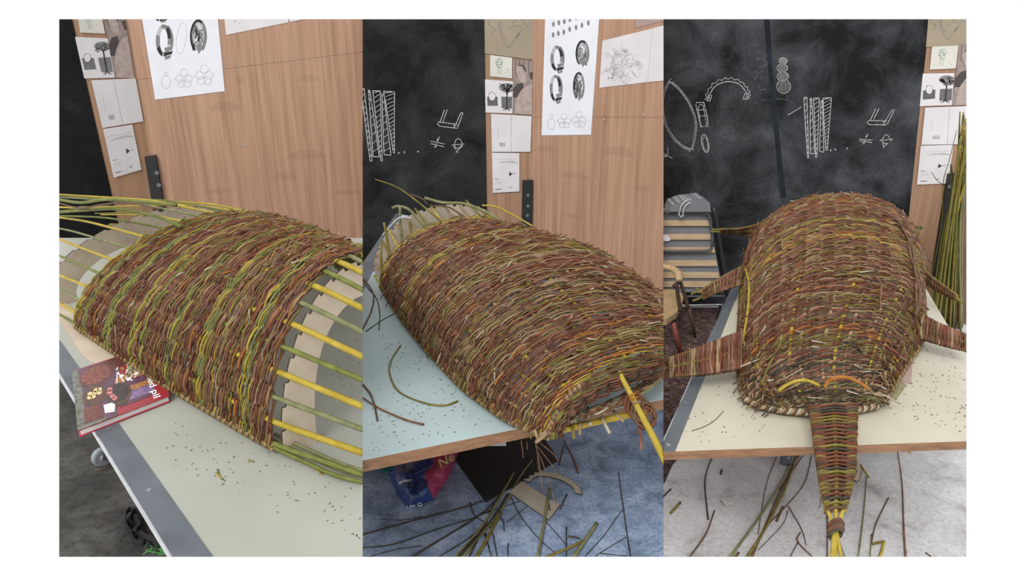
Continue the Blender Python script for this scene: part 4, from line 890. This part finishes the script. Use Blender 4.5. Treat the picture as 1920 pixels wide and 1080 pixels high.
chalk_common(ink, y2, [((22, 472), (40, 470), (50, 820), (44, 820), 10), ((60, 475), (66, 475), (85, 797), (60, 795), 8), ((78, 475), (112, 475), (98, 818), (90, 818), 13), ((122, 488), (130, 488), (138, 788), (112, 782), 9), ((133, 475), (182, 472), (158, 778), (150, 775), 15)],
    [[(395, 605), (500, 606), (500, 630), (400, 628), (388, 616), (395, 605)], [(405, 605), (437, 538)], [(425, 600), (457, 535)], [(485, 620), (535, 540)], [(505, 625), (547, 540)], [(482, 606), (487, 628)]],
    [[(343, 712), (420, 718)], [(345, 722), (415, 732)], [(393, 683), (362, 742)], [(384, 690), (372, 740)]],
    [[(476, 715), (488, 692), (505, 688), (522, 712)], [(460, 722), (535, 712)], [(470, 712), (487, 762)], [(535, 714), (480, 760)], [(476, 730), (500, 738), (528, 722)]], [(178, 777), (205, 772), (273, 766)], rng)
y1 = lambda X, Y: (1240 + X / 3.373, 30 + Y / 3.373)
def L3(pts, w=1.5, m='chalk', sm=True): ink.line([y1(*p) for p in pts], w, m, sm)
rc = [(55, 415), (110, 465), (165, 540), (200, 620), (213, 690), (205, 770), (190, 840)]; lc = [(55, 415), (25, 480), (12, 560), (22, 650), (50, 720), (90, 780), (140, 825), (185, 845)]
L3(rc, 1.8); L3(lc, 1.8); L3([(30, 440), (62, 395)]); L3([(178, 858), (190, 835), (205, 852)])
for c, sg in ((rc, 1), (lc, -1)):
    P = cr([np.array([*p, 0.]) for p in c], 5)
    for i in range(1, len(P) - 1, 1):
        x, y = y1(P[i][0] + sg * 5, P[i][1]); ink.ell(x, y, 1.8, 2.4, 'chalk', width=.9)
ink.done('chalk_drawing')
ac = [(300, 530), (310, 490), (340, 445), (390, 420), (440, 415), (490, 430), (525, 465), (540, 495), (533, 525)]
L3(ac, 1.6); P = cr([np.array([*p, 0.]) for p in ac], 3); ctr = np.array([420, 530, 0.]); o2 = []
for i, p in enumerate(P): d = p - ctr; d /= np.linalg.norm(d); o2.append(tuple((p + d * (14 if i % 2 else 26))[:2]))
L3(o2, 1.4, sm=False); L3([(288, 535), (300, 497), (320, 503), (306, 540), (288, 535)], sm=False); L3([(518, 525), (528, 490), (550, 485), (545, 528), (518, 525)], sm=False)
ink.done('chalk_drawing')
L3([(218, 548), (268, 546), (292, 640), (295, 700), (250, 702), (218, 560)], 1.5, sm=False); L3([(232, 588), (245, 560), (262, 566), (270, 600), (285, 690), (252, 695), (240, 630), (232, 588)], 1.2); L3([(228, 596), (275, 592)], 1.2, sm=False); L3([(236, 634), (286, 630)], 1.2, sm=False)
ink.done('chalk_drawing')
x, y = y1(277, 806); ink.ell(x, y, 6.5, 17, 'chalk', width=1.4, rot=-10); ink.ell(x + .5, y + 1, 4.5, 13, 'chalk', width=1., rot=-10)
ink.done('chalk_drawing')
L3([(648, 235), (605, 243), (603, 270), (645, 275), (668, 300), (640, 322), (600, 345), (583, 385), (605, 405), (645, 385)], 1.7, 'chalk_faint'); L3([(650, 350), (610, 362), (600, 395)], 1.6, 'chalk_faint'); L3([(640, 425), (615, 440), (625, 468), (660, 462)], 1.6, 'chalk_faint')
ink.done('chalk_drawing')
for cx, cy, rx, ry in ((770, 284, 27, 20), (765, 328, 34, 26), (768, 382, 36, 28), (774, 445, 44, 44)):
    x, y = y1(cx, cy); ink.ell(x, y, rx / 3.373, ry / 3.373, 'chalk', width=1.2)
    for k in range(-3, 4): ink.line([(x + k * rx / 14, y - ry / 3.373 * .85 * (1 - (k / 5) ** 2)), (x + k * rx / 14 + 1, y + ry / 3.373 * .85 * (1 - (k / 5) ** 2))], .9, 'chalk', False)
ink.done('chalk_drawing')
L3([(580, 555), (640, 535), (720, 525), (790, 530), (842, 552)], 1.4, 'chalk_faint'); L3([(800, 626), (845, 600), (885, 575)], 1.5); L3([(790, 500), (797, 530)], 1.2, 'chalk_faint', False)
x, y = y1(180, 846); ink.ell(x, y, 16, 15, 'chalk_faint', width=1.); L3([(70, 888), (130, 880)], 1., 'chalk_faint', False); L3([(0, 900), (40, 870), (42, 830)], 1.5, sm=False); L3([(10, 868), (70, 900)], 1.5, sm=False); L3([(15, 890), (45, 885)], 2, sm=False)
ink.done('chalk_drawing')
for (xa, ya, xb, yb) in ((315, 570, 370, 565), (395, 555, 500, 535), (320, 605, 395, 600), (420, 592, 455, 588), (490, 580, 605, 570), (370, 685, 480, 672), (500, 660, 585, 645), (400, 745, 480, 742), (500, 738, 580, 735), (380, 800, 590, 790), (470, 880, 540, 876), (420, 935, 600, 925), (335, 995, 460, 988), (480, 990, 600, 984)):
    n = int((xb - xa) / 7); L3([(xa + (xb - xa) * i / n, ya + (yb - ya) * i / n + rng.uniform(-11, 11)) for i in range(n + 1)], .8, 'chalk_green', False)
ink.done('chalk_drawing')
Y2 = lambda l: [y2(*p) for p in l]
strip_papers(W3L, {'brown': Y2([(746, -40), (990, -40), (990, 166), (728, 180)]), 'green': Y2([(763, 178), (917, 170), (900, 303), (750, 310)]), 'photo': Y2([(920, 165), (1060, 160), (1040, 512), (880, 517)]), 'tree': Y2([(710, 333), (893, 330), (878, 515), (692, 522)]),
    'fold': Y2([(723, 530), (1010, 519), (1000, 740), (702, 745)]), 'form': Y2([(698, 750), (887, 745), (855, 968), (675, 975)])}, 'right', rng)
t = thing('angle_bar', 'black metal bar in the corner behind the rod bundle in the right scene', 'metal bar', W3L.at(1770, 520, .02) * np.array([1, 1, 0]))
MB().prism([W3L.at(x, y, .004) for x, y in ((1775, 325), (1793, 324), (1765, 520), (1745, 520))], W3L.n * .03).build('bar', M['black_iron'], t)
MB().disc(W3L.at(1780, 350, .0342), W3L.d * .014, np.array([0, 0, .014]), 14, W3L.n * .003).build('bolt', M['steel'], t)

# folding bed against the black cloth
YB = 5.1
def bp(x, y, dy=0.): return py_(x, y, YB + dy)
bd = thing('folding_bed', 'folded slatted bed with herringbone mattress standing against the black cloth', 'folding bed', (bp(1290, 560)[0], YB, 0))
YV = np.array([0, 1., 0])
ms = MB().prism([bp(x, y, .03) for x, y in ((1180, 394), (1326, 394), (1356, 548), (1180, 548))], YV * .09).build('mattress', M['mattress'], bd)
for i, (a, b) in enumerate(((185, 215), (260, 290), (333, 362), (405, 435), (470, 500), (520, 550))):
    ya, yb = 350 + a / 2.92, 350 + b / 2.92; xr = lambda y: 1329 + (y - 400) * .165
    MB().prism([bp(x, y, .012) for x, y in ((1180, ya), (xr(ya), ya), (xr(yb), yb), (1180, yb))], YV * .014).build('slat', M['slat'], bd)
def btube(pts, r, k, nm): MB().tube(cr([bp(x, y, d) for x, y, d in pts], 5), r, 8).build(nm, M[k], bd, smooth=True)
btube([(1180, 398, 0), (1290, 398, 0), (1320, 399, 0), (1330, 408, 0), (1335, 440, 0), (1334, 464, 0), (1326, 470, 0), (1290, 471, 0), (1180, 472, 0)], .011, 'steel_dark', 'frame_tube')
btube([(1337, 388, .02), (1350, 460, .02), (1366, 560, .02)], .016, 'black_iron', 'frame_tube'); btube([(1327, 392, .1), (1340, 395, .12), (1352, 480, .12), (1372, 590, .1)], .02, 'black_iron', 'frame_tube')
btube([(1180, 556, .02), (1260, 556, .02), (1360, 555, .02)], .009, 'steel_dark', 'lower_rail'); btube([(1180, 572, .0), (1260, 573, .0), (1356, 571, .0)], .009, 'chrome', 'lower_rail')
for x in (1210, 1352): q = bp(x, 560, .02); MB().tube([q, (q[0], q[1], .03)], .012, 8).build('foot', M['black_iron'], bd); MB().tube([(q[0] - .012, q[1], .03), (q[0] + .012, q[1], .03)], .03, 14).build('castor', M['black_iron'], bd)
fm = MB(); A_ = [bp(x, y, -.02) for x, y in ((1256, 397), (1262, 384), (1280, 377), (1318, 372), (1331, 380), (1333, 397))]; fm.prism(A_, YV * .2).build('folded_mattress', M['mattress'], bd)
for pts in ([(1273, 402, -.03), (1278, 385, -.03), (1290, 375, -.01), (1302, 372, .05)], [(1280, 404, -.03), (1284, 388, -.03), (1297, 378, -.01), (1304, 373, .05)], [(1272, 400, -.03), (1276, 406, -.035), (1282, 404, -.03)]): btube(pts, .006, 'clear', 'plastic_tie')
MB().prism([bp(x, y, .0105) for x, y in ((1180, 440), (1252, 441), (1257, 448), (1255, 452), (1180, 452))], YV * .001).build('paper_tag', M['paper_blue'], bd)

# chair at the left edge
ch = thing('armchair', 'tan bentwood chair with dark posts cut by the left edge of the right scene', 'chair', pz(1235, 655, 0))
fl = pz(1277, 664, 0); bl = pz(1304, 634, 0)
sz = .27
fr_top = py_(1262, 605, fl[1]); bk_top = py_(1291, 575, bl[1])
seat = [pz(x, y, sz) for x, y in ((1180, 612), (1225, 614), (1250, 609), (1268, 596), (1277, 580), (1282, 562), (1262, 553), (1180, 548))]
MB().prism(seat, (0, 0, .045)).build('seat', M['chair_tan'], ch)
MB().tube([fr_top, fl], [.022, .014], 8).build('leg', M['chair_red'], ch, smooth=True); MB().tube([bk_top, bl], [.018, .012], 8).build('leg', M['chair_dark'], ch, smooth=True)
for dx in (.4,): MB().tube([fr_top - (dx, 0, 0), fl - (dx, 0, 0)], [.022, .014], 8).build('leg', M['chair_red'], ch, smooth=True); MB().tube([bk_top - (dx, 0, 0), bl - (dx, 0, 0)], [.018, .012], 8).build('leg', M['chair_dark'], ch, smooth=True)
Yc = bl[1] - .1
MB().tube(cr([py_(x, y, Yc - d) for x, y, d in ((1160, 500, -.08), (1215, 497, -.02), (1255, 502, .0), (1271, 512, .08), (1274, 527, .14))]), [.03] * 19 + [.032, .03, .028, .026, .024, .02], 10, flat=.75).build('back_rail', M['chair_tan'], ch, smooth=True)
for pts in ([(1274, 524), (1283, 550), (1290, 578)], [(1268, 530), (1272, 560), (1276, 583)], [(1276, 526), (1262, 538)]): MB().tube(cr([py_(x, y, Yc - .1) for x, y in pts]), .014, 8).build('post', M['chair_dark'], ch, smooth=True)
# rug
o = MB().prism([pz(x, y, .0) for x, y in ((1180, 578), (1470, 578), (1330, 700), (1270, 850), (1246, 906), (1180, 920))], (0, 0, .006)).build('rug', M['rug']); tag(o, 'dark floral rug under the left edge of the right scene table', 'rug')

lam3 = noise_mat('laminate_cream', [(.35, (.46, .43, .335)), (.65, (.51, .48, .385))], scale=2.2, rough=.38, spec=.45)
t3 = table('cream laminate work table with steel left strip and brown front edge in the right scene', [(1236, 846), (1900, 823), (1840, 716), (1722, 517), (1690, 462), (1418, 437)], lam3, strip=[(1236, 846), (1418, 437), (1428, 438), (1266, 845)], screws=((1285, 755), (1253, 834), (1336, 632), (1342, 626), (1372, 560)))
for (x, y) in ((1.75, 3.4), (2.2, 4.0), (1.9, 4.5)): MB().bar((x, y, .77), (x, y, 0), .05, .05).build('leg', M['steel_dark'], t3)
y8 = lambda X, Y: (1240 + X / 3.31, 820 + Y / 3.31)
q = pz(*y8(790, 175), 0.); MB().prism([q + (-.035, 0, .0), q + (.02, 0, .0), q + (.035, 0, .2), (q[0] - .03, q[1], .76), (q[0] - .07, q[1], .76), q + (-.05, 0, .2)], (0, .03, 0)).build('folding_leg', M['steel'], t3)
MB().disc(q + (-.01, -.004, .05), (.009, 0, 0), (0, 0, .009), 10, (0, .006, 0)).build('leg_bolt', M['chrome'], t3)
MB().bar(pz(1456, 846, .72) + (0, .1, 0), pz(1632, 843, .72) + (0, .1, 0), .04, .05).build('cross_rail', M['steel_dark'], t3)

z0 = .826
S3 = Shell([(-.09, *pz(1462, 770, z0)[:2], *pz(1645, 762, z0)[:2], .02), (-.045, *pz(1418, 760, z0)[:2], *pz(1655, 752, z0)[:2], .09), (0, *pz(1393, 744, z0)[:2], *pz(1662, 744, z0)[:2], .165), (.1, .965, 2.65, 1.66, 2.65, .285), (.22, 1.05, 2.93, 1.9, 2.93, .36), (.35, 1.152, 3.237, 2.06, 3.237, .41), (.55, 1.306, 3.71, 2.33, 3.71, .435), (.72, 1.445, 4.1, 2.51, 4.1, .43), (.88, 1.68, 4.47, 2.60, 4.47, .34), (.96, 1.9, 4.66, 2.56, 4.66, .24), (1, 2.08, 4.74, 2.45, 4.74, .12)], 2.2, z0)
r3 = thing('woven_creature', 'finished willow shell creature with six legs and a long tail in the right scene', 'willow weaving', (1.75, 3.5, .8))
def pick3(f, rng):
    x = rng.random(); g = lambda c, w_: math.exp(-((f - c) / w_) ** 2)
    if f < .04: return rng.choice(['tan', 'brn', 'brn', 'sage', 'dark'])
    if f < .10: return rng.choice(['brn', 'pur', 'red', 'dark', 'tan'])
    if f < .125: return rng.choice(['olv', 'brn', 'olv', 'red'])
    if f < .14: return rng.choice(['org', 'red', 'red'])
    if x < .6 * max(g(.40, .012), g(.47, .010), g(.52, .008), g(.27, .01)): return rng.choice(['olv', 'olv', 'yel', 'tan'])
    x = rng.random()
    return 'red' if x < .36 else 'pur' if x < .6 else 'brn' if x < .78 else 'tan' if x < .89 else 'olv' if x < .97 else 'org'
st3 = np.linspace(-1, 1, 23)
weave(S3, r3, -.088, .995, 480, st3, .0030, .0072, pick3, 17, jit=1.5)
for i, v in enumerate(st3):
    u = np.linspace(-.085, .99, 60); vv = np.full_like(u, v * .985); P = S3(u, vv) - S3.nrm(u, vv) * .004
    MB().tube(P, .0075, 7).build('stake', M[['yel', 'tan', 'brn', 'tan'][i % 4]], r3, smooth=True)
for sg in (-1, 1): braid(S3(np.linspace(-.05, .9, 40), np.full(40, float(sg))), .010, .0065, 60, r3, ['tan', 'brn', 'olv'])
braid(np.array([pz(x, y, .825) for x, y in ((1393, 745), (1420, 760), (1470, 770), (1530, 775), (1590, 772), (1640, 762), (1664, 744))]), .009, .0062, 20, r3, ['tan', 'pale', 'brn'])
twig_ends(S3, r3, .0, .98, 170, 19, .045, .0024)
twig_ends(S3, r3, -.08, .03, 80, 20, .07, .003, ('pale', 'tan', 'brn', 'brn', 'dark'))
rng = random.Random(41)
def ptube(pts, r0, r1_, k, nm): P = cr([pz(x, y, z) for x, y, z in pts]); return MB().tube(P, np.linspace(r0, r1_, len(P)), 8).build(nm, M[k], r3, smooth=True)
ptube([(1460, 733, .93), (1475, 722, .96), (1495, 714, .98), (1515, 714, .98), (1536, 723, .96)], .0065, .006, 'yel', 'loop_rod')
ptube([(1546, 727, .95), (1553, 715, .97), (1568, 708, .99), (1590, 708, .99), (1612, 718, .97), (1630, 730, .94)], .007, .006, 'org', 'loop_rod')
UU, VV = np.meshgrid(np.linspace(-.08, .98, 160), np.linspace(-1, 1, 121), indexing='ij'); G3 = S3(UU, VV); GN = S3.nrm(UU, VV)
D_ = G3 - CAM; ZC = D_ @ FW; GX = 960 + FPX * (D_ @ RT) / ZC; GY = 540 - FPX * (D_ @ UP) / ZC
def on3(x, y, lift=.016):
    d = np.hypot(GX - x, GY - y); k = np.where(d < d.min() + 4, ZC, 99).argmin(); i, j = np.unravel_index(k, d.shape); return G3[i, j] + GN[i, j] * lift
def stube(pts, r0, r1_, k, nm, lift=.016): P = cr([on3(x, y, lift) for x, y in pts]); return MB().tube(P, np.linspace(r0, r1_, len(P)), 8).build(nm, M[k], r3, smooth=True)
for dx, k in ((0, 'pur'), (3, 'brn')): stube([(1668 + dx, 410), (1684, 420 + dx), (1698 - dx, 445), (1704 + dx, 475), (1711 - dx, 512), (1715 + dx, 552), (1712 - dx, 592)], .0042, .0055, k, 'rope_rod', .018 + dx * .002)
stube([(1399, 500), (1406, 530), (1407, 560), (1403, 600), (1394, 648)], .006, .0055, 'yel', 'loop_rod')
stube([(1424, 428), (1416, 448), (1406, 470), (1400, 494)], .006, .008, 'red', 'rope_rod')
stube([(1637, 517), (1650, 535), (1652, 560), (1650, 578)], .003, .0035, 'pur', 'loop_rod'); stube([(1610, 514), (1634, 508)], .003, .003, 'pale', 'loop_rod')
stube([(1466, 442), (1467, 470)], .0028, .0022, 'tan', 'loop_rod'); stube([(1560, 520), (1600, 516), (1620, 520)], .0035, .003, 'olv', 'loop_rod'); stube([(1470, 630), (1440, 690), (1425, 725)], .004, .003, 'olv', 'loop_rod')

def limb(top, bot, n, seed, name, keys, tips=(), wr=.0055, th=.02):
    """tapered flat limb: stakes along it, a winding rod for every turn"""
    rg = random.Random(seed); T = cr([pz(*p) for p in top], 10); B = cr([pz(*p) for p in bot], 10)
    a = np.linspace(0, 1, len(T)); mid = (T + B) / 2
    mb = MB(); 
    for P in (T, mid, B): mb.tube(P, .007, 6)
    for tp in tips: mb.tube(cr([pz(*q) for q in tp]), .006, 6)
    pt = mb.build(name, M['yel' if name == 'tail' else 'olv'], r3, smooth=True)
    for i in range(n):
        f = (i + .5) / n; p = np.array([np.interp(f, a, T[:, k]) for k in range(3)]); q_ = np.array([np.interp(min(1, max(0, f + rg.uniform(-.3, .3) / n)), a, B[:, k]) for k in range(3)])
        d = q_ - p; l = np.linalg.norm(d); d /= l; nn = np.cross(d, mid[-1] - mid[0]); nn /= np.linalg.norm(nn); h2 = th * .5
        s = 1 if i % 2 else -1; w = []
        for t_ in np.linspace(-.04, 1.04, 7): w.append(p + d * l * t_ + nn * (h2 * math.sin(t_ * math.pi * 2 + 1.57) * s * .35 + h2 * .3 * s))
        W2 = [x - nn * h2 * 1.0 * s for x in w[::-1]]
        loop = cr(w + W2 + [w[0]], 2)
        MB().tube(loop, wr * rg.uniform(.75, 1.15), 5).build('winding_rod', M[rg.choice(keys)], pt, smooth=True)
    return pt
KL = ['red', 'pur', 'red', 'brn', 'tan', 'pur']; KT = ['red', 'brn', 'dark', 'brn', 'olv', 'dark', 'brn', 'red', 'dark', 'dark', 'red', 'olv']
limb([(1392, 624, .97), (1320, 650, .95), (1232, 680, .92)], [(1390, 688, .9), (1320, 700, .88), (1232, 706, .86)], 40, 51, 'leg', KL)
limb([(1394, 499, .98), (1350, 522, .96), (1313, 546, .94)], [(1392, 532, .92), (1350, 545, .91), (1318, 560, .90)], 26, 52, 'leg', KL, [[(1316, 548, .935), (1305, 548, .935), (1296, 552, .935)], [(1318, 556, .91), (1308, 561, .91), (1299, 564, .905)], [(1318, 553, .92), (1312, 545, .93), (1304, 541, .93)]], .005)
limb([(1432, 418, 1.0), (1390, 428, .98), (1350, 430, .97)], [(1428, 446, .92), (1390, 440, .93), (1350, 436, .94)], 26, 53, 'leg', ['red', 'brn', 'dark', 'red'], [[(1352, 431, .96), (1335, 430, .96)], [(1352, 435, .95), (1333, 434, .95)]], .005)
limb([(1722, 588, .97), (1765, 610, .95), (1822, 632, .92)], [(1718, 630, .89), (1765, 645, .88), (1822, 660, .87)], 30, 54, 'leg', KL)
limb([(1716, 494, .98), (1755, 526, .96), (1795, 555, .94)], [(1714, 516, .93), (1755, 543, .92), (1795, 564, .92)], 32, 55, 'leg', ['red', 'brn', 'dark', 'red'], [[(1794, 560, .93), (1806, 568, .92)]], .0048)
limb([(1676, 420, 1.02), (1705, 424, 1.01), (1728, 426, 1.0)], [(1676, 430, .99), (1705, 431, .99), (1728, 429, .99)], 16, 56, 'leg', ['brn', 'dark', 'red'], [[(1726, 428, .995), (1734, 427, .995)]], .0045)
# tail
tz = lambda y: np.interp(y, [750, 850, 960, 1044], [.90, .86, .80, .76])
tl_ = lambda x, y: (x, y, float(tz(y)))
tp = limb([tl_(1519, 762), tl_(1527, 800), tl_(1533, 850), tl_(1540, 900), tl_(1550, 960)], [tl_(1603, 760), tl_(1602, 800), tl_(1601, 850), tl_(1597, 900), tl_(1582, 958)], 56, 57, 'tail', KT, [[tl_(1551, 955), tl_(1558, 975), tl_(1563, 1000), tl_(1559, 1060)], [tl_(1582, 952), tl_(1574, 975), tl_(1567, 1000), tl_(1565, 1060)], [tl_(1566, 950), tl_(1568, 980), tl_(1569, 1000), tl_(1580, 1060)]], .0048, .03)
for k in range(7):
    y = 983 + k * 3.2; c_ = pz(1567, y, float(tz(y))); a = np.linspace(0, 2 * math.pi, 14); R_ = .022 + .003 * math.sin(k * 2)
    MB().tube(np.stack([c_[0] + R_ * np.cos(a), c_[1] + .006 * np.cos(a), c_[2] + .018 * np.sin(a)], -1), .0052, 6).build('binding', M[['brn', 'red', 'dark', 'brn'][k % 4]], tp, smooth=True)
# tape and board under the right front
o = MB().prism([pz(x, y, .8005) for x, y in ((1690, 715), (1700, 722), (1679, 752), (1668, 747))], (0, 0, .0006)).build('tape_strip', M['tape']); tag(o, 'strip of masking tape on the cream table beside the shell', 'tape')
o = MB().prism([pz(x, y, .8005) for x, y in ((1680, 712), (1708, 721), (1712, 660), (1690, 660))], (0, 0, .005)).build('board_offcut', M['paper_mauve']); tag(o, 'pinkish board corner under the right side of the shell', 'board')
for Q, n, sd, lb in (([(1285, 690), (1400, 640), (1480, 800), (1270, 840)], 80, 24, 'dark willow clippings on the cream table left of the tail'), ([(1610, 760), (1740, 600), (1812, 700), (1812, 815)], 130, 25, 'dark willow clippings on the cream table right of the tail')): clippings('willow_clippings', lb, Q, n, .8, sd)
willow_rod('willow_twig', [pz(x, y, .802) for x, y in ((1297, 808), (1320, 800), (1340, 788), (1357, 770))], .0012, .001, M['dark'], 'thin curved twig on the cream table near the steel strip', 'twig')

# rods leaning in the corner
rng = random.Random(61); GB = 'willow rods of the bundle leaning in the corner'
for k in range(64):
    f = rng.random(); bx = 1742 + 62 * f; by = rng.uniform(600, 624); b = pz(bx, by, 0.)
    b[1] = min(b[1], 5.3); mx = 1778 + 26 * f + rng.uniform(-4, 4); my = 400; mY = b[1] - .05
    m_ = py_(mx, my, mY); tx = 1800 + 40 * rng.random() ** 1.2; tp_ = py_(tx, 230 + rng.uniform(-30, 90) * (1 - f * .4), 4.85)
    k_ = rng.choice(['yel', 'olv', 'olv', 'grn', 'sage', 'olv', 'brn', 'brn', 'grn']); P = cr([b + (0, 0, .004), m_, tp_], 6)
    o = MB().tube(P, np.linspace(.008, .0045, len(P)), 6).build('bundle_rod', M[k_], None, smooth=True); tag(o, 'slender green or yellow willow rod in the bundle leaning in the corner', 'willow rod', GB)
for pts, k_, ra, rb, lb in ((((1783, 308), (1785, 340), (1783, 372), (1776, 420), (1752, 590)), 'sage', .007, .007, 'grey-green rod with a blunt top ending below the form sheet'), (((1794, 244), (1780, 300), (1768, 345), (1764, 430), (1728, 600)), 'olv', .002, .004, 'thin twig rising above the bundle across the folded sheet'), (((1746, 322), (1757, 338), (1775, 352), (1790, 372)), 'brn', .0018, .003, 'thin brown side twig crossing the form sheet in the right scene'), (((1713, 440), (1722, 455), (1738, 485), (1762, 510)), 'brn', .002, .003, 'thin dark twig slanting low before the wood strip in the right scene')):
    P = cr([py_(x, y, 4.95 + .02 * i) for i, (x, y) in enumerate(pts)]); o = MB().tube(P, np.linspace(ra, rb, len(P)), 6).build('willow_rod', M[k_], None, smooth=True); tag(o, lb, 'willow rod')

# floor of the right scene
FG = 'thin twigs scattered on the pale floor'
for pts, r0, r1_, k, lb in (([(840, 85), (750, 270), (610, 490), (425, 745)], .0045, .007, 'sage', 'long grey-green rod slanting left on the pale floor'), ([(850, 85), (780, 290), (690, 480), (600, 640), (525, 750)], .005, .007, 'olv', 'long yellow rod slanting left on the pale floor beside the green one'), ([(872, 80), (730, 350), (640, 560), (555, 750)], .003, .005, 'brn', 'brown rod between the yellow rod and the tail on the pale floor'),
        ([(935, 110), (890, 280), (780, 420), (650, 560), (565, 745)], .0018, .003, 'brn', None), ([(900, 85), (840, 170), (760, 290), (720, 330)], .002, .002, 'red', None), ([(715, 120), (650, 300), (600, 600)], .0014, .002, 'brn', None), ([(325, 100), (285, 200), (270, 300), (290, 510)], .0025, .0045, 'dark', 'dark crooked rod near the left of the pale floor'), ([(330, 455), (275, 600), (170, 750)], .0035, .004, 'brn', 'brown curved stick at the lower left of the pale floor'),
        ([(118, 403), (57, 470)], .0065, .0065, 'olv', 'short thick stub at the left of the pale floor'), ([(785, 455), (760, 530), (690, 610), (600, 700)], .0018, .0014, 'dark', None), ([(790, 430), (870, 570), (900, 670)], .003, .002, 'brn', None), ([(862, 590), (845, 645), (940, 745)], .0035, .003, 'brn', 'forked brown twig left of the bound tail tip'), ([(845, 655), (798, 745)], .0025, .002, 'brn', None), ([(755, 430), (715, 520)], .005, .005, 'brn', None),
        ([(1030, 470), (1030, 750)], .003, .003, 'brn', None), ([(1275, 240), (1255, 480), (1222, 750)], .0022, .004, 'sage', 'thin grey rod right of the tail on the pale floor'), ([(1410, 375), (1335, 530), (1305, 650)], .0035, .003, 'brn', 'brown curved stick right of the tail on the pale floor'), ([(1465, 70), (1495, 290), (1505, 560), (1517, 750)], .0018, .005, 'pur', 'long upright purple rod at the right of the pale floor'), ([(1305, 600), (1295, 750)], .003, .003, 'sage', None),
        ([(1308, 662), (1350, 652), (1384, 646)], .006, .006, 'olv', 'upper yellow piece of the broken rod on the pale floor'), ([(1382, 652), (1370, 700), (1352, 750)], .0065, .0065, 'yel', 'lower yellow piece of the broken rod on the pale floor'), ([(1490, 62), (1550, 97)], .004, .004, 'yel', 'short yellow twig below the table edge at the right'), ([(1236, 170), (1292, 250)], .0045, .004, 'yel', 'short yellow twig behind the toothed card beside the tail'),
        ([(1100, 620), (1140, 750)], .0015, .0015, 'dark', None), ([(0, 300), (60, 180), (120, 110)], .0035, .003, 'dark', None), ([(0, 380), (60, 320)], .004, .004, 'dark', None), ([(375, 200), (368, 228)], .005, .005, 'dark', None), ([(370, 395), (400, 435)], .004, .003, 'pale', 'pale split chip on the pale floor left of the rods'), ([(1640, 715), (1680, 745)], .003, .003, 'brn', None), ([(990, 370), (985, 430), (970, 436)], .0012, .001, 'red', None), ([(480, 715), (455, 750)], .006, .006, 'brn', None)):
    frod(y8, pts, r0, r1_, k, lb or 'thin brown or dark twig scattered on the pale floor', grp=None if lb else FG)
o = MB().prism([p + (0, 0, .0005) for p in toothed(y8, [(1200, 130), (1232, 170), (1244, 215), (1240, 250), (1215, 285)], [(1192, 262), (1210, 235), (1212, 205), (1195, 165)], 12, .010)], (0, 0, .006), side=1).build('arch_former', [M['ply'], M['ply_edge']]); tag(o, 'small toothed arched card beside the tail on the pale floor', 'card')

# ================================================================== each set ends at the edge of its bay
EDGE = {1: (111, 680), 2: (680, 1244), 3: (1244, 1812)}; TOP, BOT = 36, 1044
def bay_planes(b):
    x0, x1 = EDGE[b]; c = lambda x, y: ray(x, y); out = []
    for p, q in (((x0, 0), (x0, 1000)), ((x1, 0), (x1, 1000)), ((0, TOP), (1900, TOP)), ((0, BOT), (1900, BOT))):
        n = np.cross(c(*p), c(*q)); n /= np.linalg.norm(n); mid = c((x0 + x1) / 2, (TOP + BOT) / 2)
        if n @ mid > 0: n = -n
        out.append(n)                      # outward normal
    return out
bpy.context.view_layer.update()
PL = {b: bay_planes(b) for b in EDGE}
dead = []
for o, b in REG:
    me = o.data; n = len(me.vertices); co = np.empty(n * 3); me.vertices.foreach_get('co', co); co = co.reshape(-1, 3)
    mw = o.matrix_world; off = np.array(mw.translation); W_ = co + off - CAM
    need = [p for p in PL[b] if (W_ @ p).max() > 1e-5]
    if not need: continue
    if any((W_ @ p).min() > -1e-6 for p in need): dead.append(o); continue
    bm = bmesh.new(); bm.from_mesh(me); lc = Vector(CAM - off)
    for p in need:
        r = bmesh.ops.bisect_plane(bm, geom=bm.verts[:] + bm.edges[:] + bm.faces[:], dist=1e-6, plane_co=lc, plane_no=Vector(p), clear_outer=True)
        ed = [e for e in r['geom_cut'] if isinstance(e, bmesh.types.BMEdge) and e.is_valid and len(e.link_faces) == 1]
        if ed: bmesh.ops.holes_fill(bm, edges=ed, sides=0)
    if not bm.faces: dead.append(o)
    else: bm.to_mesh(me)
    bm.free()
dead = set(dead)
for o in list(dead):
    for ch in list(o.children):
        if ch not in dead: ch.parent = o.parent
for o in dead: bpy.data.objects.remove(o)
for o in bpy.data.objects:
    if '_off' in o: del o['_off']
